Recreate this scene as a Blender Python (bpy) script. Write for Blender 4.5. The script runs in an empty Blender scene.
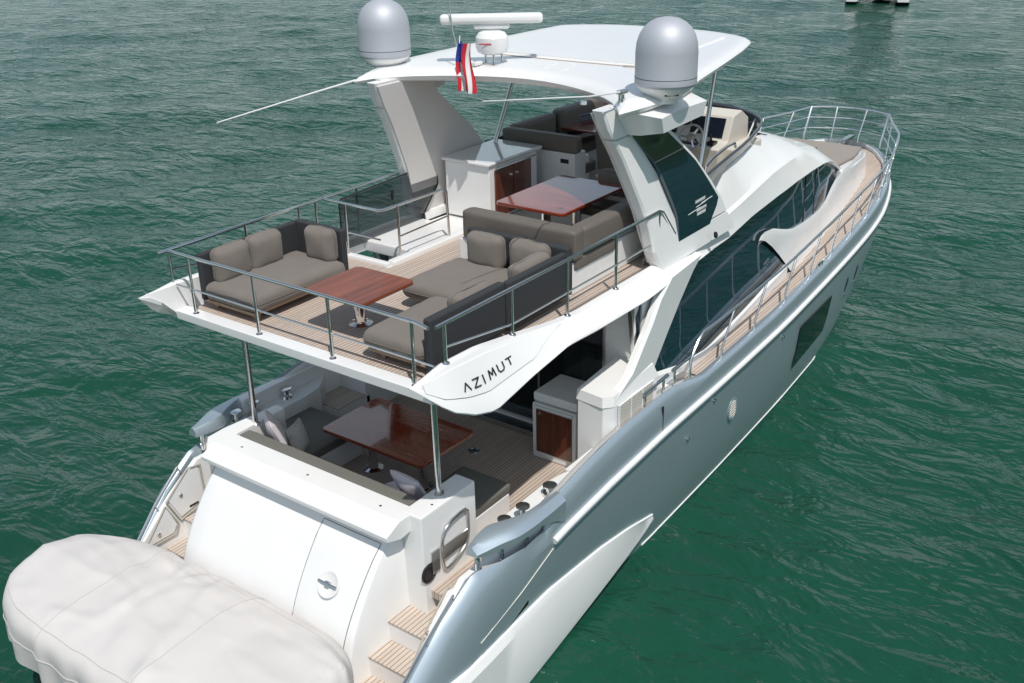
import bpy, bmesh, math, random
from mathutils import Vector, Matrix, noise
random.seed(7)
S = bpy.context.scene
R = math.radians
# ---------------------------------------------------------------- camera
cam = bpy.data.cameras.new('camera'); co = bpy.data.objects.new('camera', cam); S.collection.objects.link(co)
yaw, pit, rol = 0.638, 0.423, -0.022
F = Vector((math.cos(pit)*math.cos(yaw), math.cos(pit)*math.sin(yaw), -math.sin(pit)))
Rt = F.cross(Vector((0, 0, 1))).normalized(); Up = Rt.cross(F)
c_, s_ = math.cos(rol), math.sin(rol)
R2 = Rt*c_+Up*s_; U2 = Up*c_-Rt*s_
M4 = Matrix((R2, U2, -F)).transposed().to_4x4(); M4.translation = Vector((-7.194, -8.438, 9.012))
co.matrix_world = M4
cam.sensor_width = 36; cam.lens = 36*1027.5/1024; cam.clip_end = 3000; cam.clip_start = .1
S.camera = co
# ---------------------------------------------------------------- world, sun
EL, SD = R(60), Vector((-.36, -.45, 0)).normalized()
W = bpy.data.worlds.new('World'); S.world = W; W.use_nodes = True
wn = W.node_tree.nodes; wl = W.node_tree.links
sky = wn.new('ShaderNodeTexSky'); sky.sky_type = 'NISHITA'; sky.sun_disc = False
sky.sun_elevation = EL; sky.sun_rotation = math.atan2(SD.x, SD.y) % (2*math.pi)
sky.dust_density = 1.0; sky.air_density = 1.1; sky.ozone_density = 2.0
tcw = wn.new('ShaderNodeTexCoord'); nzw = wn.new('ShaderNodeTexNoise'); nzw.inputs['Scale'].default_value = 2.6; nzw.inputs['Detail'].default_value = 8; nzw.inputs['Roughness'].default_value = .55
mpw = wn.new('ShaderNodeMapping'); mpw.inputs['Scale'].default_value = (1, 1, 2.6); mpw.inputs['Location'].default_value = (.7, .2, .15); wl.new(tcw.outputs['Generated'], mpw.inputs['Vector']); wl.new(mpw.outputs[0], nzw.inputs['Vector'])
rpw = wn.new('ShaderNodeValToRGB'); rpw.color_ramp.elements[0].position = .36; rpw.color_ramp.elements[1].position = .60; wl.new(nzw.outputs[0], rpw.inputs[0])
mxw = wn.new('ShaderNodeMix'); mxw.data_type = 'RGBA'; mxw.inputs['B'].default_value = (5.8, 6.9, 7.2, 1); sxw = wn.new('ShaderNodeSeparateXYZ'); wl.new(tcw.outputs['Generated'], sxw.inputs[0])
mrw = wn.new('ShaderNodeMapRange'); mrw.inputs['From Min'].default_value = .15; mrw.inputs['From Max'].default_value = .65; mrw.inputs['To Min'].default_value = 1; mrw.inputs['To Max'].default_value = .30; wl.new(sxw.outputs['Z'], mrw.inputs['Value'])
mlw = wn.new('ShaderNodeMath'); mlw.operation = 'MULTIPLY'; wl.new(rpw.outputs[0], mlw.inputs[0]); wl.new(mrw.outputs[0], mlw.inputs[1]); hzw = wn.new('ShaderNodeMapRange'); hzw.inputs['From Min'].default_value = .0; hzw.inputs['From Max'].default_value = .30; hzw.inputs['To Min'].default_value = .92; hzw.inputs['To Max'].default_value = 0; wl.new(sxw.outputs['Z'], hzw.inputs['Value'])
mx2 = wn.new('ShaderNodeMath'); mx2.operation = 'MAXIMUM'; wl.new(mlw.outputs[0], mx2.inputs[0]); wl.new(hzw.outputs[0], mx2.inputs[1]); wl.new(mx2.outputs[0], mxw.inputs['Factor']); wl.new(sky.outputs[0], mxw.inputs['A'])
wl.new(mxw.outputs['Result'], wn['Background'].inputs[0]); wn['Background'].inputs[1].default_value = 0.115
sl = bpy.data.lights.new('sun', 'SUN'); so = bpy.data.objects.new('sun', sl); S.collection.objects.link(so)
sl.energy = 4.1; sl.angle = R(.55); sl.color = (1, .955, .89)
sd = Vector((SD.x*math.cos(EL), SD.y*math.cos(EL), math.sin(EL)))
so.rotation_euler = sd.to_track_quat('Z', 'Y').to_euler()
S.view_settings.view_transform = 'Standard'; S.view_settings.look = 'None'
S.view_settings.exposure = -0.20; S.view_settings.gamma = 1
# ---------------------------------------------------------------- materials
def mat(name, col=(.8, .8, .8), rough=.4, metal=0., coat=0., spec=.5, trans=0., alpha=1., bump=None, var=None, coatr=.05, sheen=0.):
    m = bpy.data.materials.new(name); m.use_nodes = True; N = m.node_tree.nodes; L = m.node_tree.links
    b = N['Principled BSDF']
    b.inputs['Base Color'].default_value = (*col, 1); b.inputs['Roughness'].default_value = rough
    b.inputs['Metallic'].default_value = metal; b.inputs['Coat Weight'].default_value = coat
    b.inputs['Coat Roughness'].default_value = coatr
    b.inputs['Specular IOR Level'].default_value = spec; b.inputs['Transmission Weight'].default_value = trans
    b.inputs['Alpha'].default_value = alpha; b.inputs['Sheen Weight'].default_value = sheen
    g = N.new('ShaderNodeNewGeometry')
    if var:   # (scale, amount, detail)
        n = N.new('ShaderNodeTexNoise'); n.inputs['Scale'].default_value = var[0]; n.inputs['Detail'].default_value = 6
        mx = N.new('ShaderNodeMix'); mx.data_type = 'RGBA'
        mx.inputs['A'].default_value = (*[c*(1-var[1]) for c in col], 1); mx.inputs['B'].default_value = (*[min(1, c*(1+var[1])) for c in col], 1)
        L.new(g.outputs['Position'], n.inputs['Vector']); L.new(n.outputs[0], mx.inputs['Factor']); L.new(mx.outputs['Result'], b.inputs['Base Color'])
    if bump:  # (scale, distance)
        n = N.new('ShaderNodeTexNoise'); n.inputs['Scale'].default_value = bump[0]; n.inputs['Detail'].default_value = 4
        bp = N.new('ShaderNodeBump'); bp.inputs['Distance'].default_value = bump[1]; bp.inputs['Strength'].default_value = 1
        L.new(g.outputs['Position'], n.inputs['Vector']); L.new(n.outputs[0], bp.inputs['Height']); L.new(bp.outputs[0], b.inputs['Normal'])
    return m
def math_(N, L, op, a, b=None, c=None):
    n = N.new('ShaderNodeMath'); n.operation = op
    for i, x in enumerate((a, b, c)):
        if x is None: continue
        if isinstance(x, (int, float)): n.inputs[i].default_value = x
        else: L.new(x, n.inputs[i])
    return n.outputs[0]
def teak(name, axis='Y', pitch=.055, light=(.55, .465, .40), dark=(.405, .325, .27), caulk=(.05, .04, .035)):
    m = bpy.data.materials.new(name); m.use_nodes = True; N = m.node_tree.nodes; L = m.node_tree.links; b = N['Principled BSDF']
    g = N.new('ShaderNodeNewGeometry'); sx = N.new('ShaderNodeSeparateXYZ'); L.new(g.outputs['Position'], sx.inputs[0])
    a = sx.outputs[axis]; o = sx.outputs['X' if axis == 'Y' else 'Y']
    t = math_(N, L, 'DIVIDE', a, pitch); fr = math_(N, L, 'FRACT', t); fl = math_(N, L, 'FLOOR', t)
    d = math_(N, L, 'ABSOLUTE', math_(N, L, 'SUBTRACT', fr, .5)); seam = math_(N, L, 'GREATER_THAN', d, .44)
    # plank boards with butt joints
    wn1 = N.new('ShaderNodeTexWhiteNoise'); wn1.noise_dimensions = '1D'; L.new(fl, wn1.inputs['W'])
    seg = math_(N, L, 'FLOOR', math_(N, L, 'ADD', math_(N, L, 'DIVIDE', o, 1.9), math_(N, L, 'MULTIPLY', wn1.outputs[0], 7)))
    wn2 = N.new('ShaderNodeTexWhiteNoise'); wn2.noise_dimensions = '2D'; cv = N.new('ShaderNodeCombineXYZ'); L.new(fl, cv.inputs[0]); L.new(seg, cv.inputs[1]); L.new(cv.outputs[0], wn2.inputs['Vector'])
    gr = N.new('ShaderNodeTexNoise'); gr.inputs['Scale'].default_value = 1; gr.inputs['Detail'].default_value = 5
    vm = N.new('ShaderNodeVectorMath'); vm.operation = 'MULTIPLY'; vm.inputs[1].default_value = (3, 60, 3) if axis == 'Y' else (60, 3, 3)
    L.new(g.outputs['Position'], vm.inputs[0]); L.new(vm.outputs[0], gr.inputs['Vector'])
    wea = N.new('ShaderNodeTexNoise'); wea.inputs['Scale'].default_value = 1.3; wea.inputs['Detail'].default_value = 6; L.new(g.outputs['Position'], wea.inputs['Vector'])
    f = math_(N, L, 'ADD', math_(N, L, 'MULTIPLY', wn2.outputs[0], .45), math_(N, L, 'ADD', math_(N, L, 'MULTIPLY', gr.outputs[0], .35), math_(N, L, 'MULTIPLY', wea.outputs[0], .35)))
    mx = N.new('ShaderNodeMix'); mx.data_type = 'RGBA'; mx.inputs['A'].default_value = (*dark, 1); mx.inputs['B'].default_value = (*light, 1); L.new(f, mx.inputs['Factor'])
    m2 = N.new('ShaderNodeMix'); m2.data_type = 'RGBA'; L.new(mx.outputs['Result'], m2.inputs['A']); m2.inputs['B'].default_value = (*caulk, 1)
    L.new(seam, m2.inputs['Factor']); L.new(m2.outputs['Result'], b.inputs['Base Color']); b.inputs['Roughness'].default_value = .75; b.inputs['Specular IOR Level'].default_value = .25
    return m
def wood(name, c1, c2, axis='X', rough=.12, coat=1., sc=18):
    m = bpy.data.materials.new(name); m.use_nodes = True; N = m.node_tree.nodes; L = m.node_tree.links; b = N['Principled BSDF']
    g = N.new('ShaderNodeNewGeometry'); vm = N.new('ShaderNodeVectorMath'); vm.operation = 'MULTIPLY'
    vm.inputs[1].default_value = {'X': (1, sc, sc), 'Y': (sc, 1, sc), 'Z': (sc, sc, 1)}[axis]; L.new(g.outputs['Position'], vm.inputs[0])
    n = N.new('ShaderNodeTexNoise'); n.inputs['Scale'].default_value = .8; n.inputs['Detail'].default_value = 5; n.inputs['Distortion'].default_value = .6; L.new(vm.outputs[0], n.inputs['Vector'])
    r = N.new('ShaderNodeValToRGB'); r.color_ramp.elements[0].position = .3; r.color_ramp.elements[1].position = .7
    r.color_ramp.elements[0].color = (*c1, 1); r.color_ramp.elements[1].color = (*c2, 1)
    L.new(n.outputs[0], r.inputs[0]); L.new(r.outputs[0], b.inputs['Base Color']); b.inputs['Roughness'].default_value = rough
    b.inputs['Coat Weight'].default_value = coat; b.inputs['Coat Roughness'].default_value = .03; b.inputs['Coat IOR'].default_value = 1.5+.18*coat
    return m
WHITE = mat('white_gelcoat', (.80, .80, .79), .28, coat=.4, var=(2.5, .03))
WHITE2 = mat('white_nonskid', (.74, .74, .73), .6, bump=(260, .002))
CREAM = mat('cream_plastic', (.62, .585, .52), .45)
SILVER = mat('silver_hull_paint', (.46, .54, .595), .43, metal=.66, coat=.4, coatr=.22, var=(.6, .04))
DOME = mat('silver_dome_paint', (.50, .52, .56), .60, metal=.40, coat=0)
STEEL = mat('polished_steel', (.62, .62, .62), .19, metal=1.)
GLINT = mat('glint_steel', (.82, .82, .82), .30, metal=1.)  # lighter copy of the steel, with the rails' sun glint put into its colour
CHROME = mat('chrome', (.75, .75, .75), .06, metal=1.)
CUSH = mat('taupe_fabric', (.185, .163, .143), .9, bump=(90, .004), var=(5, .10), sheen=.15, spec=.2)
CUSHD = mat('grey_vinyl', (.15, .145, .128), .55, bump=(30, .003), var=(3, .06), spec=.35)
CUSHM = mat('grey_brown_vinyl', (.140, .122, .106), .5, bump=(25, .003), var=(3, .08), spec=.35)
MESH = mat('charcoal_woven_mesh', (.042, .045, .049), .75, bump=(140, .01), spec=.3)
PALE = mat('pale_lilac_fabric', (.64, .58, .61), .85, bump=(60, .004), spec=.2)
PATT = mat('patterned_fabric', (.47, .44, .41), .85, bump=(60, .004), var=(30, .35), spec=.2)
MAHO = wood('varnished_mahogany', (.16, .020, .007), (.30, .050, .016), 'Y')
MAHOS = wood('satin_mahogany', (.13, .026, .010), (.26, .066, .026), 'X', .3, .15)
MAHOX = wood('varnished_mahogany_dark', (.075, .014, .007), (.14, .034, .013), 'Z')
TEAKF = wood('teak_frame', (.30, .20, .13), (.42, .30, .21), 'X', .6, 0.)
GLASS = mat('tinted_glass', (.005, .020, .032), .02, spec=1.)
GLASS.node_tree.nodes['Principled BSDF'].inputs['IOR'].default_value = 1.75
GLASS.node_tree.nodes['Principled BSDF'].inputs['Specular Tint'].default_value = (.72, .88, 1, 1)
SMOKE = mat('smoked_acrylic', (.01, .022, .03), .06, spec=.5, alpha=.50)
BLACK = mat('black_plastic', (.012, .012, .013), .35)
RUBBER = mat('beige_gasket', (.40, .37, .31), .7)
SCREEN = mat('display_glass', (.003, .008, .02), .08, spec=.8)
LETTER = mat('letter_metal', (.05, .055, .06), .25, metal=.8)
WLET = mat('white_lettering', (.6, .62, .62), .5)
TEAK = teak('teak_planks'); TEAKS = teak('teak_step_planks', 'Y', .06, (.62, .53, .45), (.46, .38, .32))
def cover_mat():
    m = mat('boat_cover_canvas', (.62, .595, .575), .85, spec=.2, var=(1.3, .05)); N = m.node_tree.nodes; L = m.node_tree.links; b = N['Principled BSDF']
    g = N.new('ShaderNodeNewGeometry')
    mp = N.new('ShaderNodeMapping'); mp.inputs['Rotation'].default_value = (0, 0, .6); mp.inputs['Scale'].default_value = (1.5, .55, 1); L.new(g.outputs['Position'], mp.inputs['Vector'])
    n = N.new('ShaderNodeTexNoise'); n.noise_type = 'RIDGED_MULTIFRACTAL'; n.inputs['Scale'].default_value = 1.5; n.inputs['Detail'].default_value = 4; n.inputs['Roughness'].default_value = .35; n.inputs['Distortion'].default_value = .7
    n2 = N.new('ShaderNodeTexNoise'); n2.inputs['Scale'].default_value = 260; L.new(mp.outputs[0], n.inputs['Vector']); L.new(g.outputs['Position'], n2.inputs['Vector'])
    ad = math_(N, L, 'ADD', math_(N, L, 'MULTIPLY', n.outputs[0], .5), math_(N, L, 'MULTIPLY', n2.outputs[0], .012))
    bp = N.new('ShaderNodeBump'); bp.inputs['Distance'].default_value = .16; bp.inputs['Strength'].default_value = .9
    L.new(ad, bp.inputs['Height']); L.new(bp.outputs[0], b.inputs['Normal'])
    return m
COVER = cover_mat()
def water_mat():
    m = bpy.data.materials.new('sea_water'); m.use_nodes = True; N = m.node_tree.nodes; L = m.node_tree.links; b = N['Principled BSDF']
    g = N.new('ShaderNodeNewGeometry')
    n0 = N.new('ShaderNodeTexNoise'); n0.inputs['Scale'].default_value = .06; n0.inputs['Detail'].default_value = 3; L.new(g.outputs['Position'], n0.inputs['Vector'])
    mx = N.new('ShaderNodeMix'); mx.data_type = 'RGBA'; mx.inputs['A'].default_value = (.007, .045, .026, 1); mx.inputs['B'].default_value = (.009, .072, .043, 1)
    L.new(n0.outputs[0], mx.inputs['Factor']); L.new(mx.outputs['Result'], b.inputs['Base Color'])
    b.inputs['Roughness'].default_value = .07; b.inputs['Specular IOR Level'].default_value = .42; b.inputs['IOR'].default_value = 1.333
    def nz(sc, st, det, rot, dist):
        mp = N.new('ShaderNodeMapping'); mp.inputs['Rotation'].default_value = (0, 0, rot); mp.inputs['Scale'].default_value = (st[0], st[1], 1)
        L.new(g.outputs['Position'], mp.inputs['Vector'])
        n = N.new('ShaderNodeTexNoise'); n.inputs['Scale'].default_value = sc; n.inputs['Detail'].default_value = det; n.inputs['Roughness'].default_value = .55; n.inputs['Distortion'].default_value = dist
        L.new(mp.outputs[0], n.inputs['Vector']); return n.outputs[0]
    a = nz(.45, (1, .5), 3, .9, .3); c = nz(1.7, (1, .5), 3, .62, .6); e = nz(5., (1, .6), 3, .8, .4)
    h = math_(N, L, 'ADD', math_(N, L, 'MULTIPLY', a, .60), math_(N, L, 'ADD', math_(N, L, 'MULTIPLY', c, .50), math_(N, L, 'MULTIPLY', e, .065)))
    bp = N.new('ShaderNodeBump'); bp.inputs['Distance'].default_value = 1.0; bp.inputs['Strength'].default_value = .52
    L.new(h, bp.inputs['Height']); L.new(bp.outputs[0], b.inputs['Normal'])
    return m
WATER = water_mat()

# ---------------------------------------------------------------- helpers
def ip(x, xs, ys):
    if x <= xs[0]: return ys[0]
    for i in range(1, len(xs)):
        if x <= xs[i]:
            t = (x-xs[i-1])/(xs[i]-xs[i-1]); return ys[i-1]+t*(ys[i]-ys[i-1])
    return ys[-1]
def ips(x, xs, ys):   # smooth (Catmull-Rom) version of ip
    if x <= xs[0]: return ys[0]
    if x >= xs[-1]: return ys[-1]
    i = max(k for k in range(len(xs)-1) if xs[k] <= x); h = xs[i+1]-xs[i]; t = (x-xs[i])/h
    def m(k):
        if k == 0: return (ys[1]-ys[0])/(xs[1]-xs[0])
        if k == len(xs)-1: return (ys[-1]-ys[-2])/(xs[-1]-xs[-2])
        a, b = (ys[k]-ys[k-1])/(xs[k]-xs[k-1]), (ys[k+1]-ys[k])/(xs[k+1]-xs[k])
        return 0 if a*b <= 0 else 2*a*b/(a+b)
    t2, t3 = t*t, t*t*t
    return (2*t3-3*t2+1)*ys[i]+(t3-2*t2+t)*h*m(i)+(-2*t3+3*t2)*ys[i+1]+(t3-t2)*h*m(i+1)
class MB:
    def __init__(s): s.v = []; s.f = []; s.k = set()
    def add(s, vs, fs, M=None):
        o = len(s.v); s.v += [tuple(M @ Vector(v)) if M else tuple(v) for v in vs]; s.f += [tuple(i+o for i in f) for f in fs]; return s
    def bm_add(s, bm, M=None):
        bm.verts.index_update(); s.add([v.co[:] for v in bm.verts], [[v.index for v in f.verts] for f in bm.faces], M); bm.free(); return s
    def box(s, x0, x1, y0, y1, z0, z1, bev=.012, seg=2, M=None):
        s.k.add('box'); bm = bmesh.new(); bmesh.ops.create_cube(bm, size=1)
        for v in bm.verts: v.co = Vector(((x0+x1)/2+v.co.x*(x1-x0), (y0+y1)/2+v.co.y*(y1-y0), (z0+z1)/2+v.co.z*(z1-z0)))
        if bev: bmesh.ops.bevel(bm, geom=bm.edges[:], offset=bev, segments=seg, affect='EDGES', profile=.5)
        return s.bm_add(bm, M)
    def prism(s, poly, ax, a, b, bev=.01, M=None):
        # poly: 2-D points; ax 'x': (y,z) extruded along x; 'y': (x,z) along y; 'z': (x,y) along z
        def P(p, t): return {'x': (t, p[0], p[1]), 'y': (p[0], t, p[1]), 'z': (p[0], p[1], t)}[ax]
        s.k.add('prism'); bm = bmesh.new(); va = [bm.verts.new(P(p, a)) for p in poly]; vb = [bm.verts.new(P(p, b)) for p in poly]; n = len(poly)
        bm.faces.new(va); bm.faces.new(vb[::-1])
        for i in range(n): bm.faces.new((va[i], vb[i], vb[(i+1) % n], va[(i+1) % n]))
        bmesh.ops.recalc_face_normals(bm, faces=bm.faces[:])
        if bev: bmesh.ops.bevel(bm, geom=bm.edges[:], offset=bev, segments=2, affect='EDGES', profile=.5)
        return s.bm_add(bm, M)
    def grid(s, rows, cu=False, cv=False, caps=False):
        n, m = len(rows), len(rows[0]); vs = [p for r in rows for p in r]; fs = []
        for i in range(n if cu else n-1):
            for j in range(m if cv else m-1):
                fs.append((i*m+j, ((i+1) % n)*m+j, ((i+1) % n)*m+(j+1) % m, i*m+(j+1) % m))
        if caps: fs.append(tuple(range(m))[::-1]); fs.append(tuple((n-1)*m+j for j in range(m)))
        return s.add(vs, fs)
    def tube(s, pts, r, n=8, closed=False, smooth=0):
        P = [Vector(p) for p in pts]
        for _ in range(smooth):
            Q = [] if closed else [P[0]]
            m = len(P)
            for i in range(m if closed else m-1):
                a, b = P[i], P[(i+1) % m]; Q += [a*.75+b*.25, a*.25+b*.75]
            if not closed: Q.append(P[-1])
            P = Q
        m = len(P); rows = []; N = None
        for i in range(m):
            t = (P[(i+1) % m]-P[i-1]) if (closed or 0 < i < m-1) else (P[1]-P[0] if i == 0 else P[-1]-P[-2])
            t.normalize()
            if N is None: N = t.cross(Vector((0, 0, 1)) if abs(t.z) < .9 else Vector((1, 0, 0))).normalized()
            else: N = (N-t*N.dot(t)).normalized()
            B = t.cross(N); rr = r if isinstance(r, (int, float)) else r[min(i, len(r)-1)]
            rows.append([tuple(P[i]+(N*math.cos(2*math.pi*k/n)+B*math.sin(2*math.pi*k/n))*rr) for k in range(n)])
        return s.grid(rows, cu=closed, cv=True, caps=not closed)
    def rev(s, prof, c, n=24, M=None):
        rows = [[(c[0]+r*math.cos(2*math.pi*k/n), c[1]+r*math.sin(2*math.pi*k/n), c[2]+z) for k in range(n)] for r, z in prof]
        o = MB().grid(rows, cv=True, caps=True); return s.add(o.v, o.f, M)
    def cushion(s, x0, x1, y0, y1, z0, z1, r=.05, puff=.02, wr=.006, n=10, M=None, pinch=0, seed=0):
        bm = bmesh.new(); bmesh.ops.create_cube(bm, size=2); bmesh.ops.subdivide_edges(bm, edges=bm.edges[:], cuts=n, use_grid_fill=True)
        h = Vector(((x1-x0)/2, (y1-y0)/2, (z1-z0)/2)); c = Vector(((x0+x1)/2, (y0+y1)/2, (z0+z1)/2)); r = min(r, h.x*.99, h.y*.99, h.z*.99)
        for v in bm.verts:
            u = Vector([math.copysign(abs(a)**.75, a) for a in v.co]); p = Vector((u.x*h.x, u.y*h.y, u.z*h.z))
            q = Vector([max(-(h[i]-r), min(h[i]-r, p[i])) for i in range(3)]); d = p-q
            if d.length > 1e-9: p = q+d.normalized()*r
            ax = min(range(3), key=lambda i: h[i]); o = [i for i in range(3) if i != ax]
            e = (1-u[o[0]]**2)*(1-u[o[1]]**2)
            if pinch:  # throw pillow: thin at its rim
                k = max(abs(u[o[0]]), abs(u[o[1]])); p[ax] *= (1-pinch*k**2.2)
                p[o[0]] *= 1-.06*(1-abs(u[o[1]])); p[o[1]] *= 1-.06*(1-abs(u[o[0]]))
            p[ax] += math.copysign(1, p[ax])*puff*e
            w = noise.noise_vector((p+c)*5+Vector((seed, 0, 0)))*wr+noise.noise_vector((p+c)*13)*wr*.4
            v.co = p+c+w
        return s.bm_add(bm, M)
    def mirror(s):
        o = len(s.v); s.v += [(x, -y, z) for x, y, z in s.v]; s.f += [tuple(i+o for i in f[::-1]) for f in s.f]; return s
def ob(name, mb, m, parent=None, sharp=32, recalc=True):
    me = bpy.data.meshes.new(name); loc = Vector((0, 0, 0))
    if parent is not None:
        q = parent
        while q is not None: loc += q.location; q = q.parent
    me.from_pydata([tuple(Vector(v)-loc) for v in mb.v], [], mb.f)
    bm = bmesh.new(); bm.from_mesh(me)
    bmesh.ops.remove_doubles(bm, verts=bm.verts[:], dist=1e-5)
    if recalc: bmesh.ops.recalc_face_normals(bm, faces=bm.faces[:])
    bm.to_mesh(me); bm.free()
    me.shade_smooth(); me.set_sharp_from_angle(angle=R(sharp))
    me.materials.append(m); o = bpy.data.objects.new(name, me); S.collection.objects.link(o)
    if 'prism' in mb.k or 'box' in mb.k: wnm = o.modifiers.new('wn', 'WEIGHTED_NORMAL'); wnm.keep_sharp = True
    if parent is not None: o.parent = parent
    return o
def tag(o, label=None, cat=None, group=None, kind=None):
    if label: o['label'] = label
    if cat: o['category'] = cat
    if group: o['group'] = group
    if kind: o['kind'] = kind
    return o
def thing(name, loc, label, cat, group=None):
    o = bpy.data.objects.new(name, None); S.collection.objects.link(o); o.location = loc; o.empty_display_size = .2
    return tag(o, label, cat, group)
def ML(loc, rz=0, ry=0, rx=0):
    return Matrix.Translation(loc) @ Matrix.Rotation(rz, 4, 'Z') @ Matrix.Rotation(ry, 4, 'Y') @ Matrix.Rotation(rx, 4, 'X')
def strip(top, bot, n=1):   # surface between two polylines of equal length
    return MB().grid([[tuple(Vector(a).lerp(Vector(b), k/n)) for k in range(n+1)] for a, b in zip(top, bot)])
def frange(a, b, n): return [a+(b-a)*i/(n-1) for i in range(n)]

# ================================================================ THE SETTING
def waves(x, y):
    h = 0
    for (k, a, d, ph) in ((.75, .055, .5, 1.), (1.3, .036, .95, 4.), (2.1, .022, .2, 2.), (3.1, .014, 1.3, 5.), (.38, .06, .8, 0.), (4.7, .008, .65, 3.)):
        wx = noise.noise(Vector((x*.13+ph, y*.13, ph)))*2.4
        h += a*math.sin(k*(x*math.cos(d)+y*math.sin(d))+ph+wx*1.6)
    return h
wm = MB()
def lad(a, b, steps):
    return [a+(b-a)*t for t in steps]
xs = [-2000, -500, -120, -50, -30, -20]+[-14+.4*i for i in range(170)]+[54+1.2*i for i in range(60)]+[130, 170, 260, 500, 1000, 2500]
ys = [-2500, -800, -250, -100, -60, -40, -28]+[-20+.4*i for i in range(200)]+[60+1.6*i for i in range(50)]+[145, 200, 400, 1000, 2500]
def wz(x, y):
    f = max(0, min(1, (135-max(abs(x), abs(y-20)))/30)); return waves(x, y)*f
wm.grid([[(x, y, wz(x, y)) for y in ys] for x in xs])
tag(ob('water', wm, WATER, sharp=180), 'green choppy sea water all around the yacht', kind='structure')

# ================================================================ THE YACHT
yacht = thing('motor_yacht', (0, 0, 0), 'silver-hulled white motor yacht with raised flybridge and hardtop, seen from astern', 'yacht')
def part(name, mb, m, parent=None, label=None, sharp=32, recalc=True):
    o = ob(name, mb, m, parent or yacht, sharp, recalc)
    if label: o['label'] = label
    return o
# ---- hull lines (half breadths)
SX = [-1.75, -1.4, -1.0, -.5, .3, 1.4, 5, 8, 10, 12, 13.5, 14.6, 15.6, 16.6, 17.4, 18.0, 18.4, 18.6, 18.7]
SY = [2.42, 2.51, 2.58, 2.63, 2.67, 2.69, 2.70, 2.66, 2.57, 2.45, 2.34, 2.21, 2.02, 1.76, 1.46, 1.10, .72, .38, .0]
sheerY = lambda x: ips(x, SX, SY)
ZX = [-1.75, -1.4, -1.0, -.5, 0, .1, 1.22, 1.30, 1.7, 2.1, 2.6, 3.2, 4.1, 4.5, 5.3, 8, 11.5, 15, 18.7]
ZZ = [.45, .78, 1.15, 1.63, 1.95, 1.96, 1.94, 2.24, 2.30, 2.37, 2.44, 2.49, 2.51, 2.49, 2.34, 2.38, 2.48, 2.64, 2.82]
sheerZ = lambda x: ip(x, ZX, ZZ)
rubZ = lambda x: ip(x, [1.26, 1.6, 2.6, 4, 8, 12, 15, 18.7], [1.76, 1.81, 1.90, 1.98, 2.04, 2.12, 2.22, 2.42])
wlY = lambda x: ip(x, [-1.75, -.5, 1, 4, 6.5, 9.3, 11.3, 13.2, 15, 16.5, 17.4, 17.8, 18.7], [1.95, 2.22, 2.40, 2.46, 2.40, 2.30, 2.18, 1.92, 1.42, .80, .30, 0, 0])
def hull_row(x):
    y = sheerY(x); z = sheerZ(x); w = wlY(x); q = min(1., y/1.2)
    rz = rubZ(x) if x > 1.26 else min(1.76, z-.15)*ip(x, [.1, 1.26], [0, 1])+max(.40, z-.78)*ip(x, [.1, 1.26], [1, 0])
    rake = max(0, (x-16.2)/2.5)          # stem rakes aft towards the water
    def st(f): return x-rake**2*1.15*f
    soft = ip(x, [.3, 4.6, 5.3], [1, 1, .25]); s2 = ips(x, [-1.75, -.35, .1, .35, .65, 1.2, 1.6, 4.2, 5.2], [1, 1, .72, .28, .05, .04, .10, .10, 0])
    capw = ip(x, [-1.75, -.6, .1, .35, .65, 1.1, 1.3, 4.6, 5.3, 18.7], [.16, .18, .24, .12, .05, .04, .13, .13, .15, .15])*q
    sh5 = [(capw, .03), (capw*.75, 0), (capw*.35*soft+.03, .012*soft), (.035*soft, .075*soft+.012), (0, .2*soft+.03)]
    fb = 1; br5 = [(.25, .03), (.21, 0), (.14, .055), (.08, .20), (.03, .48)]
    pts = [(x, y-capw-.01, max(z-.55, .2))]
    for (a1, b1), (a2, b2) in zip(sh5, br5): pts.append((x, y-(a1*(1-s2)+a2*s2)*q, z-(b1*(1-s2)+b2*s2)))
    pts[0] = (x, pts[1][1]-.01, pts[0][2]); pts.append((x, y+.004*(1-s2), rz))
    zs = [rz*.78+.02, 1.15, .75, .42, .18, 0., -.35]
    for zz in zs:
        zz = min(zz, rz*.9)
        t = max(0., min(1., (rz-zz)/rz))
        fl = t**ip(x, [0, 8, 13, 18], [2.2, 2.3, 1.8, 1.1])
        pts.append((st(t), max(0, (y*(1-fl)+w*fl)), zz))
    return pts
hx = [-1.75, -1.6, -1.4, -1.2, -1., -.75, -.5, -.25, 0, .1, .4, .8, 1.22, 1.30, 1.5, 1.8, 2.1, 2.4, 2.8, 3.2, 3.6, 4.1, 4.42, 4.5, 4.6, 4.9, 5.22, 5.3, 5.38, 5.8, 6.5, 7.2, 8, 8.8, 9.6, 10.4, 11.2, 12, 12.8, 13.5, 14.2, 14.8, 15.4, 16, 16.5, 17, 17.4, 17.7, 18, 18.2, 18.4, 18.5, 18.6, 18.65, 18.7]
hull = MB().grid([hull_row(x) for x in hx])
hull.grid([[(-1.75, 0, .3), (-1.75, 0, -.35)], [(-1.75, 2.3, .3), (-1.75, 2.15, -.35)]])
hull.mirror()
H = part('hull', hull, SILVER, sharp=50); H['label'] = 'silver-grey painted hull'
def hull_y(x, z):
    r = [(p[1], p[2]) for p in hull_row(x)][5:]
    for i in range(len(r)-1):
        if r[i][1] >= z >= r[i+1][1]:
            t = (r[i][1]-z)/(r[i][1]-r[i+1][1]+1e-9); return r[i][0]*(1-t)+r[i+1][0]*t
    return r[-1][0]
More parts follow.
